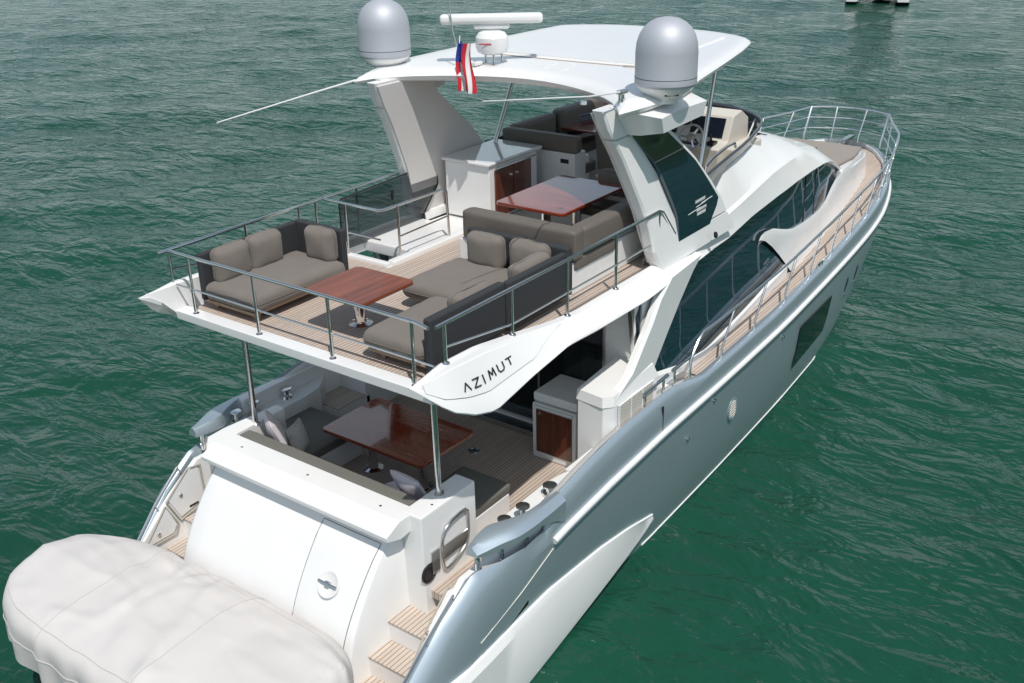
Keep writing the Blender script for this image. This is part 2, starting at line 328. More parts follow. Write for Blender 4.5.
def hull_patch(poly_tl, poly_tr, poly_br, poly_bl, off, n=8, m=5):
    rows = []
    for i in range(n+1):
        t = i/n; row = []
        for j in range(m+1):
            s = j/m
            x = (poly_tl[0]*(1-t)+poly_tr[0]*t)*(1-s)+(poly_bl[0]*(1-t)+poly_br[0]*t)*s
            z = (poly_tl[1]*(1-t)+poly_tr[1]*t)*(1-s)+(poly_bl[1]*(1-t)+poly_br[1]*t)*s
            row.append((x, -hull_y(x, z)-off, z))
        rows.append(row)
    return MB().grid(rows)
for sg in (1, -1):
    def fl(mb, sg=sg):
        if sg < 0: mb.v = [(x, -y, z) for x, y, z in mb.v]; mb.f = [f[::-1] for f in mb.f]
        return mb
    xr = frange(1.30, 18.68, 70)
    part('rub_rail', fl(MB().tube([(x, -sheerY(x)-.012, rubZ(x)) for x in xr], .048, 8)), WHITE, H, 'white rub rail along the hull side')
    part('steel_strip', fl(MB().tube([(x, -sheerY(x)-.058, rubZ(x)-.004) for x in xr], .014, 6)), STEEL, H)
    part('hull_window', fl(hull_patch((9.28, 1.66), (11.15, 1.62), (11.07, .88), (9.28, .80), .022)), mat('hull_window_glass', (.003, .006, .007), .12, spec=.5), H, 'large dark hull window amidships')
    for (x, z) in ((12.35, 1.42), (13.10, 1.44)):
        pm = MB(); rows = []
        for q in (1.0, .8, .45, .02):
            rows.append([(x+.085*q*math.cos(2*math.pi*k/20), -(hull_y(x+.085*q*math.cos(2*math.pi*k/20), z+.17*q*math.sin(2*math.pi*k/20))+(.002 if q == 1 else .010)), z+.17*q*math.sin(2*math.pi*k/20)) for k in range(20)])
        part('porthole', fl(pm.grid(rows, cv=True)), GLASS, H)
        part('scupper', fl(MB().tube([(x-.03, -hull_y(x-.03, z-.22)-.002, z-.20), (x-.03, -hull_y(x-.03, z-.27)-.012, z-.27)], .022, 8)), CHROME, H)
    # round louvred vent and the little steel outlets
    vx, vz = 6.40, 1.30
    vp = part('vent_frame', fl(MB().rev([(.20, -.01), (.20, .015), (.165, .02), (.16, -.01)], (0, 0, 0), 24, ML((vx, -hull_y(vx, vz)-.002, vz), 0, 0, R(90)) @ Matrix.Scale(.8, 4, (1, 0, 0)))), SILVER, H)
    lv = MB()
    for k in range(6): lv.box(vx-.11, vx+.11, -hull_y(vx, vz)-.022, -hull_y(vx, vz)-.004, vz-.12+k*.045, vz-.10+k*.045, .004)
    part('louvre', fl(lv), CREAM, H)
    for (x, z) in ((5.62, 1.80), (8.35, 1.82), (4.8, 1.52)):
        part('drain_outlet', fl(MB().rev([(.001, .03), (.025, .028), (.032, 0)], (0, 0, 0), 12, ML((x, -hull_y(x, z)-.004, z), 0, 0, R(90)))), CHROME, H)
    # white spray chine along the quarter
    rows = []
    for x in frange(3.98, -1.75, 24):
        t = min(1, (3.98-x)/3.4)**.8; b = hull_y(max(x, -1.7), .9)
        zu = ip(x, [-1.75, .3, 1.2, 2.5, 3.3, 3.98], [.80, 1.02, 1.06, .94, .80, .62])
        yb = 2.64+.06*t
        bu = max(hull_y(max(x+d_, -1.7), zu-.02+e_) for d_ in (-.12, 0, .12) for e_ in (-.03, .03)); tk = .10*max(0, min(1, (.6-x)/2.2))
        rows.append([(x, -bu+.06, zu+.05), (x, -(bu+.022), zu+.01), (x, -(bu+.07*t), zu-.09*t-.005), (x, -(2.62+.11*t-tk), .58-.48*t), (x, -(2.62+.10*t-tk), .55-.55*t), (x, -2.2, .40-.70*t)])
    part('spray_chine', fl(MB().grid(rows, caps=True)), WHITE, H, 'white spray chine at the waterline quarter', sharp=25)
    # boot line
    part('boot_line', fl(MB().tube([(x, -hull_y(x, .1)-.005, .10) for x in frange(3.9, 12.4, 34)], .012, 6)), WHITE, H)
    # seam in the quarter
    part('panel_seam', fl(MB().tube([(1.30, -hull_y(1.3, 1.66)-.004, 1.66), (.65, -hull_y(.65, 1.42)-.004, 1.42), (-.1, -hull_y(-.1, 1.18)-.004, 1.18)], .006, 5)), CREAM, H)
    part('gate_seam', fl(MB().box(3.98, 4.0, -hull_y(4, 2.2)-.004, -hull_y(4, 2.2)+.02, 2.02, 2.40, 0)), BLACK, H)
    # cap bar bridging the mooring opening
    cap = []
    for x in frange(.08, 1.55, 26):
        t = (x-.08)/1.47; yo = ips(x, [.08, .35, .65, .95, 1.55], [2.50, 2.60, 2.70, 2.72, 2.71]); yi = ips(x, [.08, .44, .75, 1.0, 1.55], [2.34, 2.29, 2.42, 2.50, 2.52])
        zt = ips(x, [.08, .5, 1.0, 1.3, 1.55], [2.28, 2.31, 2.30, 2.29, 2.29]); zb = ips(x, [.08, .4, 1.0, 1.3, 1.55], [2.16, 2.15, 2.14, 2.05, 1.9])
        cap.append([(x, -yi, zt-.05), (x, -yi-.04, zt), (x, -(yi*.45+yo*.55), zt+.004), (x, -yo+.05, zt-.03), (x, -yo, zt-.08), (x, -yo+.005, zb), (x, -yi, zb)])
    cap[0] = [(p[0]-.06*(p[1]+2.4), p[1], p[2]) for p in cap[0]]
    part('bulwark_cap', fl(MB().grid(cap, cv=True, caps=True)), SILVER, H, sharp=40)
    for x in (.20, .52, .90): part('fairlead_roller', fl(MB().tube([(x, -ip(x, [0, .35, 1], [2.32, 2.46, 2.60]), 1.90), (x, -ip(x, [0, .35, 1], [2.32, 2.46, 2.60]), 2.17)], .030, 10)), CHROME, H)
    # quarter handrail
    hr = [(p[0], -p[1]-.01, p[2]+.075) for p in (hull_row(q)[1] for q in (-1.5, -1.1, -.7, -.25))]
    h_ = part('quarter_handrail', fl(MB().tube(hr, .016, 8)), STEEL, H)
    for p in (hr[0], hr[2], hr[3]):
        part('bracket', fl(MB().tube([p, (p[0]+.02, p[1]+.03, p[2]-.08)], .012, 6)), STEEL, h_)

# ---- swim platform, quarter inner walls, steps
pl = MB().prism([(-2.95, -1.7), (-2.7, -2.15), (-1.7, -2.3), (-.9, -2.3), (-.9, 2.3), (-1.7, 2.3), (-2.7, 2.15), (-2.95, 1.7)], 'z', .40, .55, .02)
P_ = part('swim_platform', pl, WHITE)
part('platform_teak', MB().prism([(-2.85, -1.65), (-2.62, -2.05), (-1.7, -2.2), (-.6, -2.3), (-.6, 2.3), (-1.7, 2.2), (-2.62, 2.05), (-2.85, 1.65)], 'z', .552, .565, 0), TEAKS, P_)
for sg in (1, -1):
    def fl(mb, sg=sg):
        if sg < 0: mb.v = [(x, -y, z) for x, y, z in mb.v]; mb.f = [f[::-1] for f in mb.f]
        return mb
    # inner face of the quarter
    iw = part('quarter_wall', fl(MB().prism([(-1.6, .5), (-1.35, .74), (-1.0, 1.10), (-.5, 1.53), (0, 1.87), (1.3, 1.87), (1.3, 1.0), (-.2, .5)], 'y', -2.37, -2.29, .008)), WHITE)
    st = part('stern_steps', fl(MB().box(-.35, .95, -2.30, -1.42, .5, 1.10, .012).box(-.70, -.34, -2.30, -1.38, .5, .82, .012)), WHITE)
    part('step_tread', fl(MB().box(-.365, .90, -2.27, -1.47, 1.10, 1.125, .008)), TEAKS, st)
    part('step_tread', fl(MB().box(-.715, -.352, -2.27, -1.42, .82, .845, .008)), TEAKS, st)
    # locker doors with beige gaskets
    g = [(-.97, -2.192, 1.16), (-.60, -2.192, 1.46), (-.56, -2.192, 1.34), (-.50, -2.192, 1.20)]
    lk = part('locker_door', fl(MB().prism([(-1.0, 1.00), (-.60, 1.42), (-.48, 1.10), (-.55, 1.0)], 'y', -2.292, -2.272, .006)), WHITE, iw)
    part('gasket', fl(MB().tube([(-1.04, -2.272, .98), (-.62, -2.272, 1.45), (-.46, -2.272, 1.10), (-.52, -2.272, .97)], .014, 6, True)), RUBBER, lk)
    lk = part('locker_door', fl(MB().prism([(-.55, 1.50), (-.18, 1.80), (-.02, 1.76), (0, 1.26), (-.40, 1.17)], 'y', -2.292, -2.272, .006)), WHITE, iw)
    part('gasket', fl(MB().tube([(-.59, -2.272, 1.50), (-.19, -2.272, 1.83), (.01, -2.272, 1.80), (.03, -2.272, 1.23), (-.42, -2.272, 1.13)], .014, 6, True)), RUBBER, lk)
    part('latch', fl(MB().rev([(.001, .02), (.025, .018), (.028, 0)], (0, 0, 0), 12, ML((-.36, -2.272, 1.50), 0, 0, R(-90)))), STEEL, iw)
    part('latch', fl(MB().rev([(.001, .02), (.025, .018), (.028, 0)], (0, 0, 0), 12, ML((-.78, -2.272, 1.10), 0, 0, R(-90)))), STEEL, iw)
    part('step_light', fl(MB().box(-.25, -.10, -2.276, -2.266, 1.24, 1.27, .003)), BLACK, iw)

# ---- transom
TZ = [.48, 1.10, 1.4, 1.95, 2.16, 2.30]; TX = [-1.08, -.92, -.78, -.40, -.20, -.12]
tx = lambda z: ip(z, TZ, TX)
def trx(z): return ips(z, TZ, TX)-.012*math.sin(math.pi*(z-.48)/1.82)
rows = []
for z in frange(.48, 2.30, 24):
    # smooth the profile a little with a quadratic bulge
    x = trx(z)
    yr = -1.44; yl = 1.58
    rows.append([(x+.9, yl+.03, z), (x+.04, yl+.0, z), (x+.01, yl-.012, z)]+[(x, y, z) for y in frange(yl-.04, yr+.05, 12)]+[(x+.008, yr+.012, z), (x+.035, yr-.005, z), (x+1.0, yr-.06, z)])
T_ = part('transom', MB().grid(rows), WHITE, sharp=60)
T_['label'] = 'white curved transom with hinged hatch'
dr = MB()
def door_strip(p, q, w=.0042, n=10):
    return MB().tube([(trx(p[1]*(1-t)+q[1]*t)-.003, p[0]*(1-t)+q[0]*t, p[1]*(1-t)+q[1]*t) for t in frange(0, 1, n)], w, 5)
hatch = MB()
rows = []
for z in frange(.85, 2.10, 12):
    l = -.45-.02*(2.1-z); r = -1.36+.04*(2.1-z); rows.append([(trx(z)-.004, l, z), (trx(z)-.008, l-.02, z), (trx(z)-.008, r+.02, z), (trx(z)-.004, r, z)])
D_ = part('transom_hatch', MB().grid(rows), WHITE, T_)
gp = MB()
for p, q in (((-.445, 2.10), (-.475, .85)), ((-1.365, 2.10), (-1.31, .85)), ((-.445, 2.105), (-1.365, 2.105))):
    s_t = door_strip(p, q); gp.add(s_t.v, s_t.f)
part('hatch_gap', gp, BLACK, T_)
zc = 1.60; hz = Matrix.Translation((trx(zc)-.012, -.90, zc)) @ Matrix.Rotation(R(-52), 4, 'Y')
part('latch_recess', MB().rev([(.001, .012), (.11, .013), (.145, .030), (.160, .028), (.168, -.02)], (0, 0, 0), 32, hz), WHITE2, T_)
part('latch_handle', MB().box(-.016, .016, -.15, .15, .035, .055, .008, M=hz).box(-.035, .035, -.035, .035, .012, .062, .012, M=hz), STEEL, T_)
# ---- aft coaming: white lip, wrapping the cockpit settee
cm = MB()
cm.prism([(-.40, 2.345), (-.17, 2.445), (.14, 2.445), (.16, 2.30), (.16, 1.4), (.02, 1.4), (.02, 2.22), (-.16, 2.20), (-.385, 2.275)], 'y', -1.60, 1.62, .014)
cm.box(.0, 1.0, -1.77, -1.47, 1.1, 2.45, .03)
cm.prism([(-.30, 1.60), (.15, 1.55), (1.0, 1.55), (1.02, 1.74), (.15, 1.82), (-.12, 1.80)], 'z', 1.1, 2.44, .02)
C_ = part('cockpit_coaming', cm, WHITE)
hp = [(.30, -1.80, 1.62), (.30, -1.80, 2.02), (.42, -1.80, 2.16), (.74, -1.80, 2.20), (.80, -1.80, 2.14), (.80, -1.80, 1.78), (.70, -1.80, 1.66), (.40, -1.80, 1.54)]
part('boarding_gate', MB().tube(hp, .02, 8, True, smooth=1).box(.32, .78, -1.81, -1.79, 1.72, 1.90, .01), STEEL, C_, 'hooped steel gate with a teak step')
part('gate_hinge', MB().box(.12, .26, -1.80, -1.765, 1.62, 1.92, .01), STEEL, C_)
part('hawse_pipe', MB().rev([(.001, .004), (.085, .004), (.10, .02), (.125, .012), (.13, -.01)], (0, 0, 0), 24, ML((.08, -1.775, 1.66), 0, 0, R(90))), BLACK, C_)
for (x, y) in ((.6, -1.6), (.3, -1.68), (-.05, -1.2), (-.05, .0), (-.05, 1.2)):
    part('cap_button', MB().rev([(.001, .004), (.016, .003), (.018, 0)], (x, y, 2.447), 10), STEEL, C_)
for sg in (1, -1):
    part('bulwark_liner', MB().grid([[(x, -sg*(sheerY(x)-.212), 1.3 if x < 4 else 2.1), (x, -sg*(sheerY(x)-.212), sheerZ(x)-.035), (x, -sg*(sheerY(x)-.20), sheerZ(x)-.022)] for x in frange(1.34, 5.2, 30)]), WHITE)
for sg in (1, -1):
    def lin(x, lo):
        p = hull_row(x)[1]; return [(x, sg*(p[1]-.017), lo), (x, sg*(p[1]-.017), p[2]-.012), (x, sg*(p[1]+.001), p[2]+.002)]
    part('bow_liner', MB().grid([lin(x, sheerZ(x)-.2) for x in frange(5.2, 18.5, 60)]), WHITE)
    part('bulwark_liner', MB().grid([lin(x, 1.3 if x < 4 else 2.1) for x in frange(1.34, 5.2, 30)]), WHITE)
# ---- cockpit shell
part('cockpit_floor', MB().box(.1, 4.1, -2.25, 2.45, 1.3, 1.40, 0), TEAK)
ck = MB(); ck.box(1.0, 4.0, 2.44, 2.6, 1.3, 2.30, .02)
part('cockpit_side', ck, WHITE)
part('cockpit_side', MB().box(2.3, 2.95, -2.35, -2.2, 1.3, 2.10, .01), WHITE)
# mooring shelves
for sg in (1, -1):
    def fl(mb, sg=sg):
        if sg < 0: mb.v = [(x, -y, z) for x, y, z in mb.v]; mb.f = [f[::-1] for f in mb.f]
        return mb
    pts = [(.25, -2.42), (.55, -2.16), (1.9, -2.14), (2.25, -2.2), (2.6, -2.45), (2.6, -2.6), (1.2, -2.56), (.5, -2.48)]
    sh = part('mooring_shelf', fl(MB().prism(pts, 'z', 1.1, 2.07, .015)), WHITE)
    for (x, y) in ((.78, -2.36), (1.12, -2.38), (1.72, -2.36)):
        big = x > 1.5
        part('bollard', fl(MB().rev([(.075, 0), (.06, .015), (.034, .03), (.03, .12), (.04, .15), (.085, .165), (.085, .18), (.001, .19)] if not big else [(.10, 0), (.09, .04), (.05, .06), (.045, .11), (.09, .13), (.09, .15), (.001, .155)], (x, y, 2.07), 20)), CHROME, sh)
    part('cleat_base', fl(MB().box(.72, 1.20, -2.42, -2.32, 2.065, 2.10, .012)), STEEL, sh)
# cockpit settee (built in)
se = part('cockpit_settee', MB().box(.16, .98, -1.46, 1.70, 1.4, 1.72, .01).box(.9, 1.9, -1.60, -.80, 1.4, 1.72, .012).box(.9, 1.95, 1.10, 2.2, 1.4, 1.72, .012), WHITE)
part('seat_cushion', MB().cushion(.30, 1.02, -1.40, 1.66, 1.72, 1.86, .04, .01, .003, 14), CUSHD, se)
part('seat_cushion', MB().cushion(.98, 1.95, -1.60, -.78, 1.72, 1.86, .04, .015, .003), CUSHD, se)
part('seat_cushion', MB().cushion(1.0, 2.0, 1.12, 2.2, 1.72, 1.86, .04, .015, .003), CUSHD, se)
part('back_cushion', MB().cushion(.16, .36, -1.44, 1.53, 1.80, 2.43, .04, .0, .003, 14), CUSHD, se)
# port side teak steps / locker
ps = part('side_stair', MB().box(2.3, 3.0, 1.9, 2.5, 1.4, 1.72, .02).box(2.9, 3.6, 1.9, 2.5, 1.4, 2.0, .02), WHITE)
part('stair_tread', MB().box(2.3, 2.9, 1.9, 2.48, 1.72, 1.745, .01), TEAKS, ps)
part('stair_tread', MB().box(2.92, 3.62, 1.9, 2.48, 2.0, 2.025, .01), TEAKS, ps)
part('floor_drain', MB().rev([(.001, .002), (.06, .002), (.065, .008), (.085, .006), (.09, 0)], (2.94, -.18, 1.40), 20), STEEL)
# aft bulkhead with sliding glass door
bh = part('aft_bulkhead', MB().box(4.0, 4.12, 1.55, 2.45, 1.3, 3.7, .01).box(4.0, 4.12, -2.25, 1.6, 3.42, 3.7, .01).box(3.95, 4.12, -1.7, 1.6, 1.3, 1.52, .01).box(4.02, 4.3, -2.3, -1.72, 1.3, 3.9, .01), WHITE)
part('glass_door', MB().box(4.02, 4.05, -1.72, 1.58, 1.5, 3.5, 0), mat('door_glass', (.004, .010, .012), .03, spec=.8, alpha=.62), bh, 'dark sliding glass door')
part('dark_saloon_backing', MB().prism([(4.1, -1.9), (4.7, -1.9), (4.7, 1.9), (4.1, 1.9), (4.1, 1.88), (4.68, 1.88), (4.68, -1.88), (4.1, -1.88)], 'z', 1.4, 3.68, 0), BLACK, bh)  # black backing: the unlit saloon's darkness is put into its colour
for (ya, yb) in ((-1.68, -.92), (.62, 1.5)):
    part('curtain', MB().grid([[(4.2+.035*math.sin((y-ya)*42), y, z) for z in (1.52, 3.5)] for y in frange(ya, yb, 60)]), mat('curtain_cloth', (.30, .28, .25), .9), bh)
fr = MB()
for y in (-1.73, -.62, .5, 1.56): fr.box(3.99, 4.03, y-.02, y+.02, 1.5, 3.5, .005)
part('door_frame', fr, STEEL, bh)
part('bulkhead_sill', MB().box(3.72, 3.96, -1.0, 1.6, 1.40, 1.50, .02), STEEL, bh)
# ---- wet bar cabinet in the cockpit
cb = part('cockpit_cabinet', MB().box(3.30, 4.02, -1.72, -.98, 1.40, 2.28, .03).box(3.32, 4.02, -1.72, -.99, 2.30, 2.44, .03), WHITE)
part('cabinet_door', MB().box(3.285, 3.305, -1.66, -1.06, 1.52, 2.20, .006), MAHOX, cb, 'dark varnished wood door')
part('cabinet_handle', MB().tube([(3.27, -1.69, 2.25), (3.27, -1.03, 2.25)], .012, 8), STEEL, cb)
part('door_latch', MB().rev([(.001, .018), (.02, .016), (.024, 0)], (0, 0, 0), 12, ML((3.285, -1.12, 2.14), 0, R(-90))), CHROME, cb)
# ---- stb / port block at the foot of the superstructure pillar + side vents
for sg in (1, -1):
    def fl(mb, sg=sg):
        if sg < 0: mb.v = [(x, -y, z) for x, y, z in mb.v]; mb.f = [f[::-1] for f in mb.f]
        return mb
    blk = MB().prism([(2.98, -1.95), (2.95, -2.36), (3.06, -2.47), (4.15, -2.50), (4.22, -2.3), (4.2, -1.9)], 'z', 1.3, 2.74, .015)
    blk.prism([(4.1, -2.45), (4.4, -2.49), (5.2, -2.33), (5.15, -2.1), (4.1, -2.1)], 'z', 1.3, 2.38, .01)
    # sloping top
    pb = [(2.98, -1.93), (2.93, -2.36), (3.05, -2.47), (4.18, -2.50), (4.2, -1.93)]
    blk.add([(x, y, 2.74) for x, y in pb]+[(pb[0][0]+.02, pb[0][1], 2.88), (pb[1][0]+.02, pb[1][1]+.01, 2.88), (pb[2][0]+.03, pb[2][1]+.02, 2.88), (4.12, -2.44, 2.94), (4.2, -1.93, 2.98)],
            [(0, 1, 6, 5), (1, 2, 7, 6), (2, 3, 8, 7), (3, 4, 9, 8), (5, 6, 7, 8, 9)])
    bk = part('superstructure_block', fl(blk), WHITE)
    if sg == 1:
        holes = [MB(), MB(), MB()]
        part('vent_panel', fl(MB().box(3.12, 4.05, -2.508, -2.48, 2.15, 2.74, .004)), WHITE2, bk)
        for i in range(30):
            for j in range(17):
                x = 3.16+i*.03; z = 2.18+j*.033+(.016 if i % 2 else 0)
                if i % 10 == 9: continue
                holes[i//10].box(x-.009, x+.009, -2.512, -2.507, z-.011, z+.011, 0)
        for h__ in holes: part('vent_grille', fl(h__), RUBBER, bk)
    # raked pillar from the block up to the flybridge
    pil = MB()
    def PQ(x, z, y0, y1): return [(x, y0, z), (x, y1, z)]
    A = [(3.02, 2.80), (3.48, 3.02), (3.76, 3.32), (3.98, 3.55), (4.19, 3.83), (4.48, 4.06)]
    B = [(4.18, 2.74), (4.35, 2.95), (4.62, 3.25), (4.95, 3.6), (5.30, 3.93), (5.55, 4.10)]
    rows = []
    for (a, b) in zip(A, B): rows.append([(a[0], -2.35, a[1]), (a[0], -2.42, a[1]), (a[0]+.06, -2.46, a[1]), (b[0]-.06, -2.42, b[1]), (b[0], -2.36, b[1]), (b[0], -2.28, b[1])])
    part('raked_pillar', fl(MB().grid(rows, cv=True, caps=True)), WHITE)
    gl = MB().prism([(4.02, 2.98), (3.72, 3.98), (4.9, 4.02), (4.7, 3.3)], 'y', -2.275, -2.25, 0)
    part('quarter_window', fl(gl), GLASS)
    part('window_trim', fl(MB().box(-.035, .035, -.05, .02, -.38, .42, .006, M=ML((3.80, -2.27, 3.50), 0, R(-10)))), STEEL)

# ---- superstructure (saloon)
YX = [2.6, 5, 6.3, 8.1, 9.7, 10.7, 12, 13.5, 15, 16.5, 17.2]; YY = [2.25, 2.2, 2.12, 2.0, 1.9, 1.82, 1.68, 1.45, 1.2, .95, .7]
Yh = lambda x: ip(x, YX, YY)
WBx = [4.25, 5.03, 6.2, 7.9, 9.1, 10.5, 12, 13.5, 14.6]; WBz = [2.67, 2.48, 2.33, 2.40, 2.48, 2.56, 2.7, 2.9, 3.08]
WTx = [5.3, 6.3, 7.6, 9.26, 10.4, 11.33, 12.2, 12.85, 13.6, 14.2, 14.7]; WTz = [3.90, 3.88, 3.89, 3.92, 3.92, 3.88, 3.81, 3.69, 3.45, 3.20, 3.02]
wt = lambda x: ip(x, WTx, WTz)
LEAN = .15
lean = lambda z: LEAN*(z-3.15)
deckZ = lambda x: sheerZ(max(x, 5.3))-.13
# main deck
rows = [[(x, -(sheerY(x)-.13)*k, deckZ(x)) for k in (1, .5, 0, -.5, -1)] for x in [4.55, 5, 5.3, 6, 7, 8, 9, 10, 11, 12, 13, 14, 15, 16, 16.6, 17.2, 17.6, 18, 18.3, 18.45]]
part('main_deck', MB().grid(rows), TEAK)
for sg in (1, -1):
    def fl(mb, sg=sg):
        if sg < 0: mb.v = [(x, -y, z) for x, y, z in mb.v]; mb.f = [f[::-1] for f in mb.f]
        return mb
    xsH = [4.1, 4.6, 5, 5.4, 5.8, 6.3, 6.9, 7.6, 8.4, 9.26, 10, 10.7, 11.33, 12, 12.5, 12.85, 13.3, 13.8, 14.3, 14.8, 15.4, 16, 16.5, 17.0]
    wl_ = part('saloon_wall', fl(MB().grid([[(x, -(Yh(x)-.01-lean(deckZ(x))), deckZ(x)-.1), (x, -(Yh(x)-.01-lean(wt(x))), max(wt(x)+.05, deckZ(x)+.2))] for x in xsH])), WHITE)
    # glass
    rows = []
    for t in frange(0, 1, 40):
        xb = 4.27+(14.5-4.27)*t; xt = 5.45+(14.55-5.45)*t
        zb = ip(xb, WBx, WBz); zt = wt(xt)
        rows.append([(xb+(xt-xb)*k, -(Yh(xb+(xt-xb)*k)+.008-lean(zb+(zt-zb)*k)), zb+(zt-zb)*k) for k in (0, .2, .4, .6, .8, 1)])
    part('saloon_window', fl(MB().grid(rows)), GLASS, wl_, 'long dark mirror-like saloon window')
    mu = MB()
    for x in (11.35, 12.1): mu.tube([(x-.5, -(Yh(x-.5)+.012-lean(ip(x-.5, WBx, WBz))), ip(x-.5, WBx, WBz)), (x+.12, -(Yh(x+.12)+.012-lean(wt(x))), wt(x+.1))], .012, 5)
    part('mullion', fl(mu), BLACK, wl_)
    # white sill along the side deck
    part('deck_sill', fl(MB().grid([[(x, -(Yh(x)+.15), deckZ(x)+.002), (x, -(Yh(x)+.15), ip(x, WBx, WBz)-.03), (x, -(Yh(x)+.10), ip(x, WBx, WBz)+.015)] for x in frange(4.3, 9.9, 20)])), WHITE, wl_)
    # forward cowl that rises outside of the glass
    cx = [8.58, 8.68, 8.85, 9.18, 9.6, 10.0, 10.35, 11, 11.6, 12.2, 12.8, 13.2, 13.6, 14.2, 14.8, 15.6, 16.3, 16.9, 17.2]
    cz = [3.36, 3.42, 3.44, 3.40, 3.27, 3.15, 3.07, 3.0, 2.96, 2.93, 2.95, 3.10, 3.22, 3.24, 3.22, 3.16, 3.09, 3.02, 2.9]
    rows = []
    for x, z in zip(cx, cz):
        y = Yh(x)+.07+ip(x, [8.5, 13, 15], [0, .03, .12]); f = ip(x, [8.58, 9.4, 10.3, 17], [1, .75, 0, 0])   # aft edge rakes forward to the deck
        zb = deckZ(x)-.02; zb = zb+(z-zb)*0
        row = [(x+.04, -(y-.10), z-.30), (x, -(y-.055), z-.015), (x, -(y-.02), z)]
        for k in (.06, .25, .5, .75, 1):
            xx = x+(10.15-8.58)*(k**.75)*max(0, min(1, (11.6-x)/3.0)); zz = z+(deckZ(xx)-.02-z)*k
            row.append((xx, -(Yh(xx)+.07+ip(x, [8.5, 13, 15], [0, .03, .12])+.10*k**2), zz))
        rows.append(row)
    part('side_cowl', fl(MB().grid(rows)), WHITE, label='white cowl rising beside the side deck', sharp=50)
    # upper shell: eave, crease, shoulder, coaming of the flybridge
    UX = [4.6, 5.4, 6.0, 6.6, 7.1, 7.8, 8.6, 9.26, 10.0, 10.7, 11.33, 12.1, 12.85, 13.6, 14.3, 14.9, 15.4]
    def T(x, ys): return ip(x, [5.2, 6.3, 7.6, 9.26, 10.3, 11.33, 12.85, 14.3, 15.4], ys)
    rows = []
    for x in frange(4.6, 15.4, 50):
        e = wt(x); b = ip(x, [4.6, 5.6, 6.8, 8], [.0, .06, .10, .03])
        p2 = (T(x, [2.22, 2.16, 2.03, 1.87, 1.75, 1.60, 1.30, .95, .8]), T(x, [4.18, 4.22, 4.26, 4.36, 4.34, 4.24, 3.95, 3.42, 3.12]))
        p3 = (T(x, [2.05, 1.93, 1.76, 1.47, 1.17, .92, .72, .5, .4]), ip(x, [5.2, 6.3, 6.9, 7.6, 9.26, 10.3, 11.33, 12.85, 14.3, 15.4], [4.2, 4.35, 4.70, 4.76, 4.76, 4.68, 4.50, 4.08, 3.48, 3.16]))
        row = [(x, -(Yh(x)-.05-lean(e)), e+.01), (x, -(Yh(x)+.03+b-lean(e)*.6), e+.0), (x, -(Yh(x)+.045+b*.9), e+.05), (x, -((Yh(x)+.04+b*.6)*.5+p2[0]*.5), (e+.06)*.5+p2[1]*.5+.008),
               (x, -p2[0]-.01, p2[1]-.012), (x, -p2[0]+.05, p2[1]+.03)]
        for k in (.25, .5, .75, 1): row.append((x, -(p2[0]-.05+(p3[0]-p2[0]+.05)*k), p2[1]+.03+(p3[1]-p2[1]-.03)*k+.012*math.sin(math.pi*k)))
        if x < 10.95: row += [(x, -(p3[0]-.09), p3[1]+.01), (x, -(p3[0]-.10), 4.10)]
        else: row += [(x, -p3[0]*.5, p3[1]+.05), (x, 0, p3[1]+.07)]
        rows.append(row)
    k0 = next(i for i, r in enumerate(rows) if r[0][0] >= 10.95)
    sh_ = MB().grid(rows[:k0+1][:-1]+[[(p[0], p[1], p[2]) for p in rows[k0]]]) if False else MB().grid(rows[:k0]); s2 = MB().grid(rows[k0:]); sh_.add(s2.v, s2.f)
    jn = MB().grid([rows[k0-1][:10], rows[k0][:10]]); sh_.add(jn.v, jn.f)
    part('upper_shell', fl(sh_), WHITE, sharp=24)
# foredeck trunk with sunpad
tr = []
for x in [14.0, 14.6, 15.2, 15.8, 16.4, 16.9, 17.15]:
    z = ip(x, [14, 15.2, 16.4, 17.15], [3.24, 3.16, 3.04, 2.94]); y = ip(x, [14, 15.2, 16.4, 17.15], [1.50, 1.38, 1.18, .98])
    tr.append([(x, -y-.02, deckZ(x)), (x, -y, z-.04), (x, -y+.05, z), (x, 0, z+.03), (x, y-.05, z), (x, y, z-.04), (x, y+.02, deckZ(x))])
fd = part('foredeck_trunk', MB().grid(tr, caps=True), WHITE)
part('sun_pad', MB().prism([(14.1, -1.28), (15.6, -1.20), (16.85, -.95), (16.95, 0), (16.85, .95), (15.6, 1.20), (14.1, 1.28)], 'z', -.03, .05, .03, M=Matrix.Translation((15.6, 0, 3.17)) @ Matrix.Rotation(R(4.6), 4, 'Y') @ Matrix.Translation((-15.6, 0, 0))), mat('sun_pad_fabric', (.30, .265, .23), .8, var=(3, .08)), fd)
part('deck_hatch', MB().box(15.35, 15.85, -.25, .35, -.02, .03, .02, M=Matrix.Translation((15.6, 0, 3.215)) @ Matrix.Rotation(R(4.6), 4, 'Y') @ Matrix.Translation((-15.6, 0, 0))), BLACK, fd)
wd = part('windlass', MB().rev([(.12, 0), (.10, .08), (.06, .10), (.06, .18), (.10, .2), (.001, .22)], (17.9, .1, deckZ(18)), 18).tube([(17.9, .1, 2.78), (18.4, 0, 2.78), (18.75, 0, 2.86)], .03, 8), CHROME)
part('anchor_roller', MB().box(18.3, 18.95, -.07, .07, 2.80, 2.88, .02), STEEL, wd)
